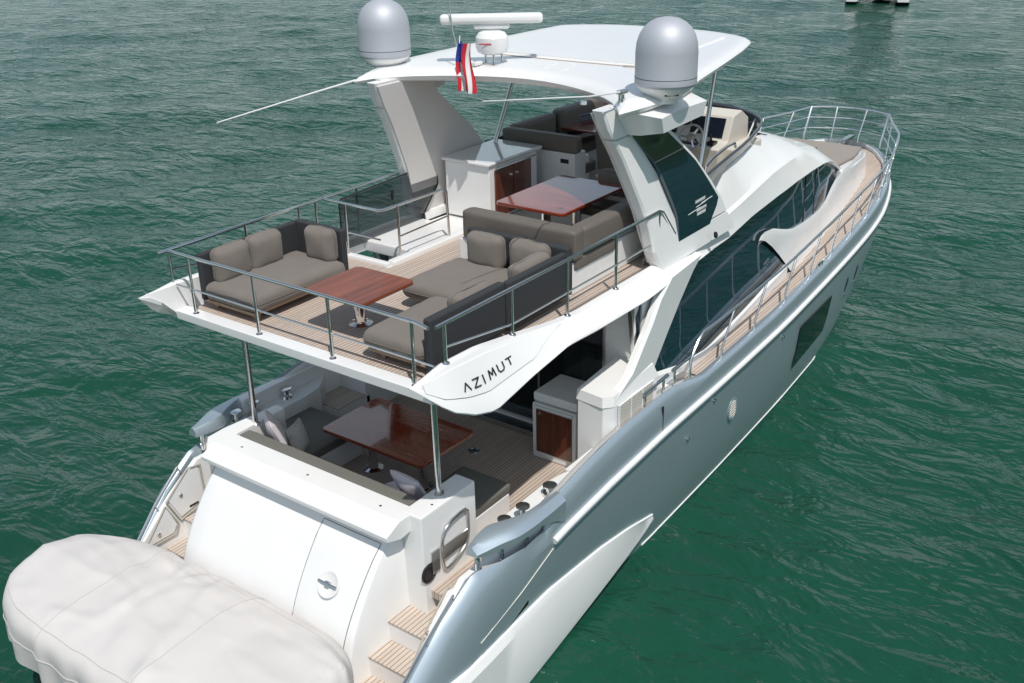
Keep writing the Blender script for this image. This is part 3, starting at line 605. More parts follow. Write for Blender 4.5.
for sg in (1, -1):
    def fl(mb, sg=sg):
        if sg < 0: mb.v = [(x, -y, z) for x, y, z in mb.v]; mb.f = [f[::-1] for f in mb.f]
        return mb
    for x in (10.35, 17.3):
        y = sheerY(x)-.07; z = sheerZ(x)
        part('deck_cleat', fl(MB().tube([(x-.17, -y, z+.06), (x-.08, -y, z+.075), (x+.08, -y, z+.075), (x+.17, -y, z+.06)], .02, 8).tube([(x-.06, -y, z-.01), (x-.06, -y, z+.07)], .02, 8).tube([(x+.06, -y, z-.01), (x+.06, -y, z+.07)], .02, 8)), CHROME)
    for (x, y) in ((5.45, -2.36), (5.02, -2.42)):
        part('deck_slot', fl(MB().box(x-.02, x+.02, y-.11, y+.11, deckZ(5.3)+.002, deckZ(5.3)+.008, 0)), BLACK)
    # main deck guard rail with raked stanchions
    ln = .38; hgt = lambda x: ip(x, [5, 8, 12, 16, 18.7], [.66, .68, .70, .72, .72])
    base = [6.0, 7.25, 8.55, 9.85, 11.1, 12.35, 13.5, 14.62, 15.75, 16.8, 17.65, 18.2, 18.52]
    ry = lambda x: sheerY(x)-.10+.07*min(1, max(0, (x-12)/5))
    top = [(4.94, -ry(5.2), 2.44), (4.945, -ry(5.2), 2.68), (5.02, -ry(5.2), 2.79), (5.16, -ry(5.25), 2.93), (5.32, -ry(5.3), 3.015)]+[(x+ln, -(ry(x)-.0), sheerZ(x)+hgt(x)) for x in frange(5.4, 16.8, 24)]+[(17.65+.40, -1.23, 3.50), (18.2+.38, -.98, 3.56), (18.55+.24, -.52, 3.57), (18.87, 0, 3.57)]
    rl = part('guard_rail', fl(MB().tube(top, .023, 8)), GLINT)
    for x in base:
        y = ry(x); zb = sheerZ(x)-.02; yt = y
        tp = (x+ln, -yt, sheerZ(x)+hgt(x)) if x < 17 else ((18.05, -1.23, 3.50) if x < 18 else ((18.58, -.98, 3.56) if x < 18.3 else (18.76, -.377, 3.57)))
        b0 = (x, -y, zb) if x < 18 else ((18.2, -.97, 2.8) if x < 18.3 else (18.42, -.34, 2.82))
        part('stanchion', fl(MB().tube([b0, (b0[0]+.01, b0[1], b0[2]+.14), tp], .030 if x == 18.2 else .018, 8)), GLINT, rl)
    for f in (.36, .68):
        mid = []
        for x in (13.5, 14.62, 15.75, 16.8): mid.append((x+ln*f, -ry(x), sheerZ(x)-.02+f*(hgt(x)+.02)))
        mid += [(17.65+.4*f, -(sheerY(17.65)*(1-f)+1.23*f)+.04, 2.79+.71*f), (18.2+.38*f, -.97, 2.8+.76*f), (18.42+.34*f, -.36, 2.82+.75*f), (18.5+.36*f, 0, 2.82+.75*f)]
        part('mid_rail', fl(MB().tube(mid, .013, 6)), GLINT, rl)
    # short grab rails on the aft bulwark
    for (a, b) in (((3.72, 2.50), (4.42, 2.50)), ((4.56, 2.52), (5.22, 2.50))):
        y = -(sheerY(4)-.18)
        gr = part('grab_rail', fl(MB().tube([(a[0], y, a[1]+.15), (b[0], y, a[1]+.16)], .026, 10)), STEEL)
        for x in (a[0]+.06, b[0]-.12): part('rail_foot', fl(MB().tube([(x, y, (sheerZ(x))-.02), (x, y, a[1]+.15)], .02, 8)), STEEL, gr)

# ================================================================ FLYBRIDGE
slab = MB().prism([(-.08, 4.15), (.10, 4.155), (.13, 4.09), (2.70, 4.09), (2.70, 3.74), (.85, 3.72), (.30, 3.88), (-.07, 4.03)], 'y', -2.1, 2.1, .012)
slab.prism([(2.69, 4.088), (4.6, 4.088), (4.6, 3.742), (2.69, 3.742)], 'y', -2.1, 1.05, 0)
slab.prism([(3.9, -1.95), (7.5, -1.8), (9.3, -1.5), (10.9, -.9), (10.9, .9), (9.3, 1.5), (7.5, 1.8), (3.9, 1.95)], 'z', 3.75, 4.09, .01)
FD = part('flybridge_deck', slab, WHITE)
part('teak_floor', MB().prism([(.14, -2.05), (5.6, -2.05), (5.6, .95), (2.62, .95), (2.62, 2.05), (.14, 2.05)], 'z', 4.092, 4.108, 0), TEAK, FD)
hr_ = MB().box(2.62, 2.74, 1.0, 2.1, 4.06, 4.16, .03).box(2.74, 4.6, .93, 1.08, 4.06, 4.17, .03)
hr_.box(3.3, 4.6, 1.06, 2.12, 3.95, 4.13, .03)
part('hatch_surround', hr_, WHITE, FD)
part('forward_floor', MB().prism([(5.6, -1.9), (7.5, -1.7), (9.3, -1.4), (10.8, -.85), (10.8, .85), (9.3, 1.4), (7.5, 1.7), (5.6, 1.9)], 'z', 4.092, 4.104, 0), CREAM, FD)
rX = [-.5, .05, .6, 1.27, 2.0, 2.6, 5.6, 7.9]; rZ = [4.43, 4.485, 4.47, 4.37, 4.25, 4.19, 4.19, 4.10]
oX = [-.5, -.15, .17, .5, 1.2, 1.94, 2.6, 3.84, 5.15, 5.7, 6.3, 7.0, 7.9]; oZ = [4.425, 4.07, 3.91, 3.82, 3.95, 4.04, 4.00, 3.97, 3.98, 3.95, 3.90, 3.89, 3.91]; oY = [2.21, 2.44, 2.49, 2.51, 2.51, 2.5, 2.5, 2.49, 2.40, 2.33, 2.23, 2.10, 1.98]
for sg in (1, -1):
    def fl(mb, sg=sg):
        if sg < 0: mb.v = [(x, -y, z) for x, y, z in mb.v]; mb.f = [f[::-1] for f in mb.f]
        return mb
    rows = []
    for x in frange(-.5, 7.9, 64):
        zr = ip(x, rX, rZ); zo = ip(x, oX, oZ); yo = ip(x, oX, oY); t = min(1, max(0, (x+.5)/.55)); sh__ = ip(x, [5.3, 5.9, 6.6, 7.9], [0, .07, .26, .5])
        g = (2.235+(yo+sh__-2.235)*.74, zr+(zo-zr)*.70)
        row = [(x, -(2.10+.09*(1-t)), min(4.05, zr)*t+(zr-.01)*(1-t)), (x, -(2.12+.08*(1-t)), zr-.02*t), (x, -2.16-.04*(1-t), zr), (x, -2.235+.03*(1-t), zr-.012),
                     (x, -g[0]+.012*t, g[1]), (x, -g[0]-.012*t, g[1]-.035*t), (x, -yo-sh__, zo+.02*t), (x, -yo-sh__+.012, zo), (x, -(2.38*t+2.2*(1-t)), (zo-.015)*t+zr*(1-t)), (x, -2.05*t-2.19*(1-t), (zo-.02)*t+zr*(1-t))]
        if x > 5.2: row[8] = (x, -(2.25-sh__*.4)+sh__, 3.86); row[9] = (x, -1.95+sh__, 3.86)
        rows.append([(p[0], p[1]+sh__, p[2]) for p in row] if sh__ else row)
    wg = part('side_wing', fl(MB().grid(rows, cv=True, caps=True)), WHITE, label='long white wing fascia along the flybridge edge', sharp=22)
    pan = []
    for x in frange(-.36, 2.1, 26):
        zr = ip(x, rX, rZ); zo = ip(x, oX, oZ); yo = ip(x, oX, oY)
        a = .10; b = .66*min(1, max(.16, (2.25-x)/.9))
        pan.append([(x, -(2.235+(yo-2.235)*k*1.05+off), zr+(zo-zr)*k) for k, off in ((a, -.004), (a+.01, .005), (b-.01, .005), (b, -.004))])
    part('name_panel', fl(MB().grid(pan)), WHITE, wg)
def panel_pt(x, k, off=.016):
    zr = ip(x, rX, rZ); zo = ip(x, oX, oZ); yo = ip(x, oX, oY); return Vector((x, -(2.235+(yo-2.235)*k*1.05+off), zr+(zo-zr)*k))
GL = {'A': [[(0, 0), (.5, 1), (1, 0)]], 'Z': [[(0, 1), (1, 1), (0, 0), (1, 0)]], 'I': [[(.2, 0), (.2, 1)]], 'M': [[(0, 0), (.12, 1), (.5, .3), (.88, 1), (1, 0)]],
      'U': [[(0, 1), (0, .25), (.2, 0), (.8, 0), (1, .25), (1, 1)]], 'T': [[(0, 1), (1, 1)], [(.5, 1), (.5, 0)]]}
def letters(word, x0, k0, x1, k1, w, h, gap, parent, pt, thick=.010, m=LETTER):
    tot = sum((.35 if c == 'I' else 1)*w+gap for c in word)-gap; u = 0
    for c in word:
        cw = w*(.35 if c == 'I' else 1)
        mb = MB()
        for st in GL[c]:
            pts = [pt(x0+(u+p[0]*(cw if c != 'I' else w*.35))/tot*(x1-x0), k0+(k1-k0)*(u+p[0]*cw)/tot-h*(p[1]-.5)) for p in st]
            for a, b in zip(pts, pts[1:]):
                d = (b-a).normalized(); nrm = Vector((0, -.85, .5)); sdv = d.cross(nrm).normalized()*thick; n2 = nrm.normalized()*.005; e = d*thick*.6
                vs = [a-sdv-e, a+sdv-e, b+sdv+e, b-sdv+e]; mb.add([tuple(v-n2) for v in vs]+[tuple(v+n2) for v in vs], [(0, 3, 2, 1), (4, 5, 6, 7), (0, 1, 5, 4), (1, 2, 6, 5), (2, 3, 7, 6), (3, 0, 4, 7)])
        part('letter', mb, m, parent); u += cw+gap
letters('AZIMUT', .13, .47, .99, .40, .115, .135, .075, wg, panel_pt, .0065)

# ---- rails of the flybridge
fr1 = part('flybridge_rail', MB().tube([(-.02, -2.06, 4.87), (0, -1.9, 4.89), (0, 1.9, 4.90), (0, 2.17, 4.90)], .021, 10), STEEL, label='steel rail across the aft edge of the flybridge')
for y in (1.79, .62, -.60, -1.82): part('stanchion', MB().tube([(0, y, 4.14), (0, y, 4.90)], .020, 10).rev([(.045, 0), (.04, .012), (.025, .02)], (0, y, 4.145), 14), STEEL, fr1)
part('mid_rail', MB().tube([(0, -2.10, 4.45), (0, 2.1, 4.47)], .013, 8), STEEL, fr1)
fr2 = part('flybridge_rail', MB().tube([(-.05, -2.19, 4.92), (2.3, -2.19, 4.92), (4.60, -2.19, 4.93), (4.68, -2.20, 4.90), (5.02, -2.22, 4.50)], .021, 10), STEEL, label='steel rail along the starboard flybridge edge')
for x in (.08, 1.24, 2.36, 3.49, 4.60): part('stanchion', MB().tube([(x, -2.19, ip(x, rX, rZ)-.02), (x, -2.19, 4.92)], .020, 10).rev([(.045, 0), (.04, .012), (.025, .02)], (x, -2.19, ip(x, rX, rZ)-.008), 14), STEEL, fr2)
part('mid_rail', MB().tube([(.08, -2.19, 4.66), (1.24, -2.19, 4.50), (4.85, -2.2, 4.52)], .013, 8), STEEL, fr2)
fr3 = part('flybridge_rail', MB().tube([(-.14, 2.19, 4.90), (4.45, 2.19, 4.91), (4.62, 2.19, 4.88), (4.70, 2.19, 4.70)], .021, 10), STEEL, label='steel rail along the port flybridge edge')
for x in (.02, 1.24, 2.2, 2.52, 3.35, 4.42): part('stanchion', MB().tube([(x, 2.19, ip(x, rX, rZ)-.02), (x, 2.19, 4.90)], .018, 10), STEEL, fr3)
part('mid_rail', MB().tube([(.02, 2.19, 4.66), (1.24, 2.19, 4.48), (4.5, 2.19, 4.50)], .012, 8), STEEL, fr3)
fr4 = part('stairwell_rail', MB().tube([(2.66, 2.18, 4.90), (2.66, 1.12, 4.90), (2.72, 1.06, 4.90), (3.9, 1.03, 4.90), (4.02, 1.02, 4.86), (4.05, 1.02, 4.15)], .02, 10), STEEL, label='steel rail round the stairwell')
for p in ((2.98, 1.04), (2.66, 1.75)): part('stanchion', MB().tube([(p[0], p[1], 4.12), (p[0], p[1], 4.90)], .018, 8), STEEL, fr4)
part('mid_rail', MB().tube([(2.66, 2.15, 4.48), (2.66, 1.1, 4.48)], .013, 8), STEEL, fr4)
part('mid_rail', MB().tube([(2.98, 1.04, 4.45), (4.04, 1.02, 4.48)], .013, 8), STEEL, fr4)
# smoked panel beside the stairwell
sp = MB().prism([(2.80, 4.12), (2.80, 4.86), (4.85, 4.93), (4.99, 4.86), (4.98, 4.58), (4.50, 4.08)], 'y', 1.99, 2.01, 0)
SPn = part('smoked_side_panel', sp, SMOKE)
part('panel_edge', MB().tube([(2.80, 2.0, 4.12), (2.80, 2.0, 4.84), (2.84, 2.0, 4.88), (4.85, 2.0, 4.95), (4.97, 2.0, 4.90), (4.99, 2.0, 4.60), (4.50, 2.0, 4.08)], .014, 6), BLACK, SPn)
part('panel_latch', MB().box(3.88, 3.92, 1.96, 1.99, 4.62, 4.76, .006), BLACK, SPn)
# two poles that carry the overhang
for y in (1.60, -1.60):
    part('support_pole', MB().tube([(.52, y, 2.40), (.52, y, 3.72)], .038, 14).rev([(.07, 0), (.06, .012), (.04, .02)], (.52, y, 2.445 if y < 0 else 2.42), 16), STEEL)

# ---- arches
ayf = lambda z: 2.28-.14*(z-4.2)
stA = [(4.55, 4.15), (4.41, 4.35), (4.33, 4.81), (4.14, 5.19), (3.86, 5.75), (3.50, 6.33)]
stF = [(6.85, 4.18), (6.70, 4.34), (6.48, 4.69), (5.90, 5.32), (5.33, 5.75), (4.75, 6.20)]
wAft = [(5.11, 4.40), (5.05, 4.76), (4.60, 5.54), (4.09, 6.06)]; wFwd = [(6.01, 4.41), (6.28, 4.69), (5.57, 5.42), (4.77, 6.04)]
for sg in (1, -1):
    def fl(mb, sg=sg):
        if sg < 0: mb.v = [(x, -y, z) for x, y, z in mb.v]; mb.f = [f[::-1] for f in mb.f]
        return mb
    zs = [4.15, 4.41, 4.75, 5.1, 5.42, 5.75, 6.05, 6.40]
    def at_(tbl, z):
        tb = sorted(tbl, key=lambda p: p[1]); return ip(z, [p[1] for p in tb], [p[0] for p in tb])
    mb = MB(); rows = []
    def sect(xa, xb, z):
        y = ayf(z); r = .03
        return [(xa, -y+.16, z), (xa, -y+r, z), (xa+r, -y, z), (xb-r, -y, z), (xb, -y+r, z), (xb, -y+.16, z), (xb-r, -y+.19, z), (xa+r, -y+.19, z)]
    # aft leg, forward leg, foot and crown around the window
    mb.grid([sect(at_(stA, z), at_(wAft, z)+.0, z) for z in zs[1:7]], cv=True, caps=True)
    mb.grid([sect(at_(wFwd, z), at_(stF, z), z) for z in (4.44, 4.55, 4.69, 5, 5.42, 5.75, 6.05)], cv=True, caps=True)
    mb.grid([sect(at_(stA, z), at_(stF, z), z) for z in (4.12, 4.25, 4.41)], cv=True, caps=True)
    mb.grid([sect(at_(stA, z), at_(stF, z), z) for z in (6.03, 6.2, 6.42)], cv=True, caps=True)
    ar = part('hardtop_arch', fl(mb), WHITE, label='white raked hardtop arch', sharp=40)
    rows = []
    for z in frange(4.38, 6.08, 16):
        tt = (z-4.38)/1.7; a, b = at_(wAft, z)-.03, at_(wFwd, z)+.03; y = ayf(z)+.004+.30*tt*(1-tt)*.9
        rows.append([(a, -ayf(z)+.03, z), (a, -y, z), ((a+b)/2, -y, z), (b, -y, z), (b, -ayf(z)+.03, z)])
    part('arch_window', fl(MB().grid(rows)), GLASS, ar, 'dark glass set in the arch')
    if sg == 1:
        wl2 = MB()
        def aw(u, w):
            z = 4.62+w; x = 5.66+u; tt = (z-4.38)/1.7; return (x, -(ayf(z)+.010+.27*tt*(1-tt)), z)
        for (u0, u1, w) in ((-.12, .16, .20), (-.34, .02, .08), (.06, .40, .15), (-.10, .20, .13), (-.08, .20, .07), (-.06, .18, .01)):
            wl2.tube([aw(u0, w), aw(u1, w+.02)], .006, 4)
            if u1-u0 < .3:
                for q in frange(u0, u1, 9): wl2.tube([aw(q, w-.015), aw(q+.01, w+.03)], .005, 4)
        part('window_lettering', wl2, WLET, ar)
        part('nav_light', MB().rev([(.001, .03), (.045, .02), (.05, 0)], (0, 0, 0), 12, ML((6.0, -2.37, 4.24), 0, 0, R(75))), BLACK, ar)
    rows = []
    for z in (4.2, 4.6, 5.0, 5.4, 5.8, 6.1, 6.38):
        y = ayf(z)-.185; rows.append([(at_(stA, z)+.02, -y, z), (at_(stF, z)-.02, -y, z), (at_(stF, z)-.02, -y+.03, z), (at_(stA, z)+.02, -y+.03, z)])
    part('arch_liner', fl(MB().grid(rows, cv=True, caps=True)), mat('arch_liner_vinyl', (.66, .64, .62), .6), ar)
    # outboard bracket for the dome
    mb = MB()
    rows = [[(3.72, -1.90, 6.44), (4.4, -1.90, 6.47), (5.25, -1.90, 6.46), (5.15, -1.90, 6.14), (3.95, -1.90, 6.05)],
            [(3.78, -2.22, 6.38), (4.4, -2.25, 6.42), (5.20, -2.28, 6.40), (5.12, -2.26, 6.15), (4.02, -2.2, 6.06)],
            [(4.02, -2.48, 6.30), (4.4, -2.50, 6.34), (5.12, -2.54, 6.34), (5.08, -2.52, 6.16), (4.12, -2.46, 6.10)]]
    part('dome_bracket', fl(mb.grid(rows, cv=True, caps=True)), WHITE, ar)
    # satellite dome
    dx, dy, dz = 4.34, -2.34, 6.60
    dm = part('satellite_dome', fl(MB().rev([(.37, .05), (.385, .08), (.385, .15), (.383, .16), (.383, .45), (.372, .56), (.34, .66), (.29, .74), (.22, .80), (.14, .84), (.06, .857), (.001, .86)], (dx, dy, dz), 40)), DOME, label='silver satellite dome', sharp=25)
    part('dome_base', fl(MB().rev([(.17, -.16), (.18, -.11), (.22, -.08), (.33, .0), (.372, .055), (.001, .06)], (dx, dy, dz), 32)), WHITE, dm)
    part('base_vent', fl(MB().box(-.09, .09, -.012, .012, -.035, .035, .004, M=ML((dx-.20, dy-.20, dz-.01), R(45-90), 0, R(35)))), BLACK, dm)
    part('rim_seam', fl(MB().rev([(.3868, .153), (.3868, .158)], (dx, dy, dz), 40)), BLACK, dm)

# ---- hardtop
HX = [3.4, 3.8, 4.2, 4.7, 5.5, 6.7, 7.6, 8.3, 8.6, 8.8]; HY = [2.16, 2.30, 2.40, 2.40, 2.26, 2.08, 1.92, 1.74, 1.50, 1.0]
def hard(u, v, dz_):
    av = abs(v); xa = 4.66-1.18*av**1.9; xf = 8.76-.62*av**4
    x = xa+(xf-xa)*u; y = v*ip(x, HX, HY)
    z = 6.53+.035*(x-3.6)+.02*av**3-.03*(1-u)**6-.03*max(0, av-.85)/.15*(1-u)**2
    return (x, y, z+dz_)
us = [0, .012, .03, .08]+frange(.15, .93, 12)+[.97, .99, 1]; vs_ = [-1, -.985, -.95, -.88]+frange(-.8, .8, 13)+[.88, .95, .985, 1]
def topz(u, v): e = min(u/.03, (1-u)/.03, (1-abs(v))/.05, 1); return -.07*(1-max(0, e))**2
rows = [[hard(u, v, topz(u, v)) for v in vs_] for u in us]
ht = MB().grid(rows)
rows2 = [[hard(.015+.97*u, .985*v, -.16+.03*abs(v)**4) for v in vs_] for u in us]
ht.grid(rows2)
n1, m1 = len(us), len(vs_)
rim = [(i, 0) for i in range(n1)]+[(n1-1, j) for j in range(1, m1)]+[(i, m1-1) for i in range(n1-2, -1, -1)]+[(0, j) for j in range(m1-2, 0, -1)]
ht.grid([[rows[i][j], tuple(Vector(rows[i][j]).lerp(Vector(rows2[i][j]), .5)+Vector((0, 0, -.01))), rows2[i][j]] for i, j in rim], cu=True)
HT = part('hardtop', ht, WHITE, sharp=50)
HT['label'] = 'white hardtop over the flybridge'
def hz(x, y, o=0):
    b = (9, None)
    v = max(-1, min(1, y/ip(x, HX, HY))); xa = 4.66-1.18*abs(v)**1.9; xf = 8.76-.62*abs(v)**4; return hard((x-xa)/(xf-xa), v, o)[2]
sm = MB(); sm.tube([(5.55, y, hz(5.55, y, .003)) for y in frange(1.2, -1.5, 14)], .007, 4)
part('roof_seam', sm, mat('roof_seam_sealant', (.34, .26, .20), .8), HT)
part('roof_panel', MB().grid([[(x, y, hz(x, y, .022)) for y in frange(-1.35, 1.35, 9)] for x in frange(5.7, 8.1, 8)]).grid([[(x, y, hz(x, y, o)) for o in (.022, -.01)] for x, y in [(5.7, y) for y in frange(-1.35, 1.35, 9)]+[(x, 1.35) for x in frange(5.75, 8.1, 8)]+[(8.1, y) for y in frange(1.3, -1.35, 9)]+[(x, -1.35) for x in frange(8.05, 5.7, 8)]], cu=True), WHITE, HT)
for (x, y) in ((5.12, 0), (5.11, -.34), (5.40, -.26), (5.36, .02)):
    part('roof_fitting', MB().box(x-.04, x+.04, y-.05, y+.05, hz(x, y)-.01, hz(x, y)+.012, .006), WHITE2, HT)
stn = MB(); stn.prism([(5.50, -1.05), (5.56, -1.45), (5.62, -1.30), (5.60, -1.0)], 'z', hz(5.6, -1.2)+.0, hz(5.6, -1.2)+.006, 0)
part('water_stain', stn, RUBBER, HT)
for (y) in (1.7, -1.7):
    part('hardtop_strut', MB().tube([(6.15 if y > 0 else 6.60, y*1.03, 4.95 if y > 0 else 4.75), (6.95 if y > 0 else 7.13, y, 6.50)], .034, 12), STEEL, HT)
# radar
rx, ryy = 5.02, .86; rzz = hz(rx, ryy)
rd = part('radar', MB().rev([(.001, .37), (.12, .37), (.19, .345), (.235, .28), (.24, .14), (.21, .07), (.14, .04), (.001, .03)], (rx, ryy, rzz+.09), 28), WHITE, label='white open-array radar')
part('radar_stand', MB().box(rx-.16, rx+.16, ryy-.16, ryy+.16, rzz-.01, rzz+.02, .008).tube([(rx-.1, ryy-.1, rzz), (rx-.1, ryy-.1, rzz+.14)], .018, 8).tube([(rx+.1, ryy-.1, rzz), (rx+.1, ryy-.1, rzz+.14)], .018, 8).tube([(rx, ryy+.12, rzz), (rx, ryy+.12, rzz+.14)], .018, 8), STEEL, rd)
part('radar_array', MB().box(-.09, .09, -.74, .74, -.065, .075, .05, 3, M=ML((rx+.0, ryy, rzz+.62), R(36))).box(-.05, .05, -.26, .26, -.14, -.05, .03, M=ML((rx+.0, ryy, rzz+.62), R(36))), WHITE, rd)
part('radar_band', MB().box(-.247, -.238, -.02, .16, -.008, .008, .002, M=ML((rx, ryy, rzz+.30), R(30))), mat('red_marking', (.45, .03, .04), .4), rd)
part('sensor_cluster', MB().rev([(.001, .12), (.04, .11), (.055, .06), (.05, .0)], (4.62, 1.02, hz(4.62, 1.02)+.10), 16).tube([(4.62, 1.02, hz(4.62, 1.02)-.01), (4.62, 1.02, hz(4.62, 1.02)+.12)], .02, 8).box(4.66, 4.84, .9, .98, hz(4.7, .95)+.02, hz(4.7, .95)+.07, .01), WHITE, HT)
wx_, wy_ = 4.60, 1.10; wz_ = hz(wx_, wy_)
part('mast_antenna', MB().tube([(4.62, 1.04, wz_+.20), (4.57, 1.16, wz_+.32), (4.57, 1.22, wz_+.50), (4.55, 1.27, wz_+1.15)], [.018, .014, .012, .008], 8), STEEL, HT)
part('whip_antenna', MB().tube([(3.62, 2.28, 6.41), (2.9, 2.30, 6.37), (1.12, 2.32, 6.26)], [.016, .013, .008], 8), WHITE, HT)
part('whip_antenna', MB().tube([(3.84, -2.05, 6.62), (2.9, -2.12, 6.72), (1.02, -2.05, 6.98)], [.013, .011, .006], 8), WHITE, HT)
part('antenna_mount', MB().tube([(3.80, -2.05, hz(3.8, -2.0)-.02), (3.80, -2.05, 6.64)], .022, 8).tube([(3.72, -2.05, hz(3.8, -2.0)-.02), (3.72, -2.05, 6.62)], .014, 8).box(3.70, 3.86, -2.09, -2.01, 6.60, 6.65, .01), STEEL, HT)
part('horn_light', MB().rev([(.001, .03), (.04, .02), (.045, -.02), (.001, -.03)], (3.62, -1.60, hz(3.75, -1.6)-.02), 14), CHROME, HT)

# ---- flybridge wind deflector (dark) with top rail
bp_ = [(6.75, 1.95, 4.62), (7.6, 1.74, 4.78), (8.5, 1.60, 4.79), (9.26, 1.45, 4.78), (9.9, 1.22, 4.74), (10.35, .95, 4.67), (10.65, .6, 4.62), (10.8, .2, 4.60)]
tp_ = [(6.30, 2.03, 5.00), (7.3, 1.90, 5.04), (8.3, 1.75, 5.05), (9.2, 1.55, 5.06), (9.85, 1.36, 5.06), (10.25, 1.08, 5.06), (10.62, .62, 5.06), (10.82, .2, 5.06)]
bpf = bp_+[(x, -y, z) for x, y, z in bp_[::-1]]; tpf = tp_+[(x, -y, z) for x, y, z in tp_[::-1]]
ws = part('wind_deflector', strip(tpf, bpf, 2), mat('dark_deflector', (.030, .034, .042), .10, spec=.4, alpha=.93), label='low smoked windscreen round the flybridge helm')
part('deflector_rail', MB().tube(tpf, .026, 8, smooth=1), mat('dark_rail', (.10, .11, .14), .25, metal=.6), ws)
part('inner_grab_rail', MB().tube([(6.9, -1.72, 4.80), (7.0, -1.68, 4.98), (8.4, -1.50, 5.02), (8.5, -1.48, 4.90)], .022, 8, smooth=1), STEEL, ws)
part('inner_grab_rail', MB().tube([(5.9, 2.05, 4.6), (6.1, 2.0, 4.98), (7.2, 1.86, 5.12), (7.8, 1.78, 5.14)], .02, 8), STEEL, ws)
for (y) in (-1.02, -.62, .9):
    part('deflector_stay', MB().tube([(9.95, y*1.0, 4.62), (10.28, y*1.02, 5.0)], .016, 6), WHITE, ws)
# ---- helm console
hc = MB().prism([(8.62, 4.10), (8.52, 4.80), (8.90, 4.86), (9.08, 5.27), (9.40, 5.32), (9.7, 5.15), (9.80, 4.10)], 'y', -1.16, .34, .03)
hc.box(8.7, 9.75, -1.42, -1.1, 4.1, 4.80, .04)
HC = part('helm_console', hc, CREAM)
def dash(u, w): # point on the sloping dash face
    a = Vector((8.90, 0, 4.86)); b = Vector((9.08, 0, 5.27)); d = (b-a).normalized(); nn = Vector((-d.z, 0, d.x))
    p = a+d*w+nn*.008; return Matrix.Translation((p.x, u, p.z)) @ Matrix.Rotation(-math.atan2(d.z, d.x), 4, 'Y')
for (u, w, hw, hh) in ((-.88, .22, .16, .17), (-.56, .24, .14, .15), (-.30, .29, .10, .09), (.0, .22, .17, .17)):
    part('display_screen', MB().box(-hh, hh, -hw, hw, -.006, .006, .004, M=dash(u, w)), SCREEN, HC)
sw = ML((8.38, -.72, 5.0), 0, R(-62))
st_w = part('steering_wheel', MB().tube([tuple(sw @ Vector((.21*math.cos(a), .21*math.sin(a), 0))) for a in [2*math.pi*k/28 for k in range(28)]], .020, 8, True), mat('wheel_leather', (.45, .43, .41), .5), HC)
spk = MB().rev([(.001, .02), (.07, .015), (.08, 0), (.07, -.02), (.001, -.02)], (0, 0, 0), 20, sw)
for a in (R(90), R(210), R(330)): spk.tube([tuple(sw @ Vector((.05*math.cos(a), .05*math.sin(a), 0))), tuple(sw @ Vector((.20*math.cos(a), .20*math.sin(a), 0)))], .014, 6)
spk.tube([tuple(sw @ Vector((0, 0, 0))), tuple(sw @ Vector((0, 0, -.25)))], .03, 8)
part('wheel_spokes', spk, CHROME, st_w)
part('throttle', MB().box(8.62, 8.80, -1.02, -.88, 4.84, 4.89, .01).tube([(8.7, -.95, 4.87), (8.66, -.95, 5.02)], .018, 8), BLACK, HC)
part('switch_panel', MB().box(8.60, 8.78, -.86, -.60+.62, 4.82, 4.835, .005), BLACK, HC)
# ---- helm bench
hb = part('helm_seat', MB().box(7.35, 7.95, -.95, .35, 4.1, 4.45, .03), WHITE)
part('seat_cushion', MB().cushion(7.30, 8.0, -1.0, .40, 4.45, 4.62, .06, .02, .003), CUSHM, hb)
part('seat_back', MB().cushion(7.08, 7.26, -.95, -.33, 4.55, 5.30, .08, .02, .003, M=Matrix.Translation((7.15, 0, 4.6)) @ Matrix.Rotation(R(-8), 4, 'Y') @ Matrix.Translation((-7.15, 0, -4.6))), CUSHM, hb)
part('seat_back', MB().cushion(7.08, 7.26, -.28, .34, 4.55, 5.30, .08, .02, .003, M=Matrix.Translation((7.15, 0, 4.6)) @ Matrix.Rotation(R(-8), 4, 'Y') @ Matrix.Translation((-7.15, 0, -4.6))), CUSHM, hb)
part('seat_shelf', MB().box(7.0, 7.3, -.9, .3, 4.48, 4.54, .02), CREAM, hb)
# ---- forward dinette settee (port)
ds = part('dinette_settee', MB().box(6.62, 7.15, .50, 1.9, 4.1, 4.82, .03).box(7.15, 9.6, 1.35, 1.9, 4.1, 4.5, .02).box(9.0, 9.7, .4, 1.5, 4.1, 4.5, .02).box(6.6, 6.95, .45, 1.12, 4.1, 4.93, .02), WHITE)
part('base_speaker', MB().rev([(.001, .006), (.08, .008), (.09, 0)], (0, 0, 0), 20, ML((7.02, .50, 4.42), 0, 0, R(90))), WHITE2, ds)
part('wall_outlet', MB().box(6.592, 6.602, .56, .72, 4.76, 4.83, .006), BLACK, ds)
part('access_door', MB().box(6.590, 6.602, .58, 1.05, 4.18, 4.66, .008), WHITE, ds)
part('back_cushion', MB().cushion(6.60, 6.80, .42, 1.92, 4.92, 5.20, .05, .01, .004, 14), CUSHM, ds)
part('back_cushion', MB().cushion(6.78, 8.0, 1.72, 1.92, 4.55, 5.22, .06, .01, .004, 14), CUSHM, ds)
part('back_cushion', MB().cushion(8.04, 9.6, 1.66, 1.88, 4.55, 5.26, .06, .01, .004, 14), CUSHM, ds)
part('back_cushion', MB().cushion(9.5, 9.72, .3, 1.8, 4.55, 5.26, .06, .01, .004, 14), CUSHM, ds)
part('seat_cushion', MB().cushion(6.85, 7.35, .48, 1.72, 4.50, 4.70, .05, .02, .004), CUSHM, ds)
part('seat_cushion', MB().cushion(7.3, 9.5, 1.25, 1.75, 4.50, 4.68, .05, .02, .004, 14), CUSHM, ds)
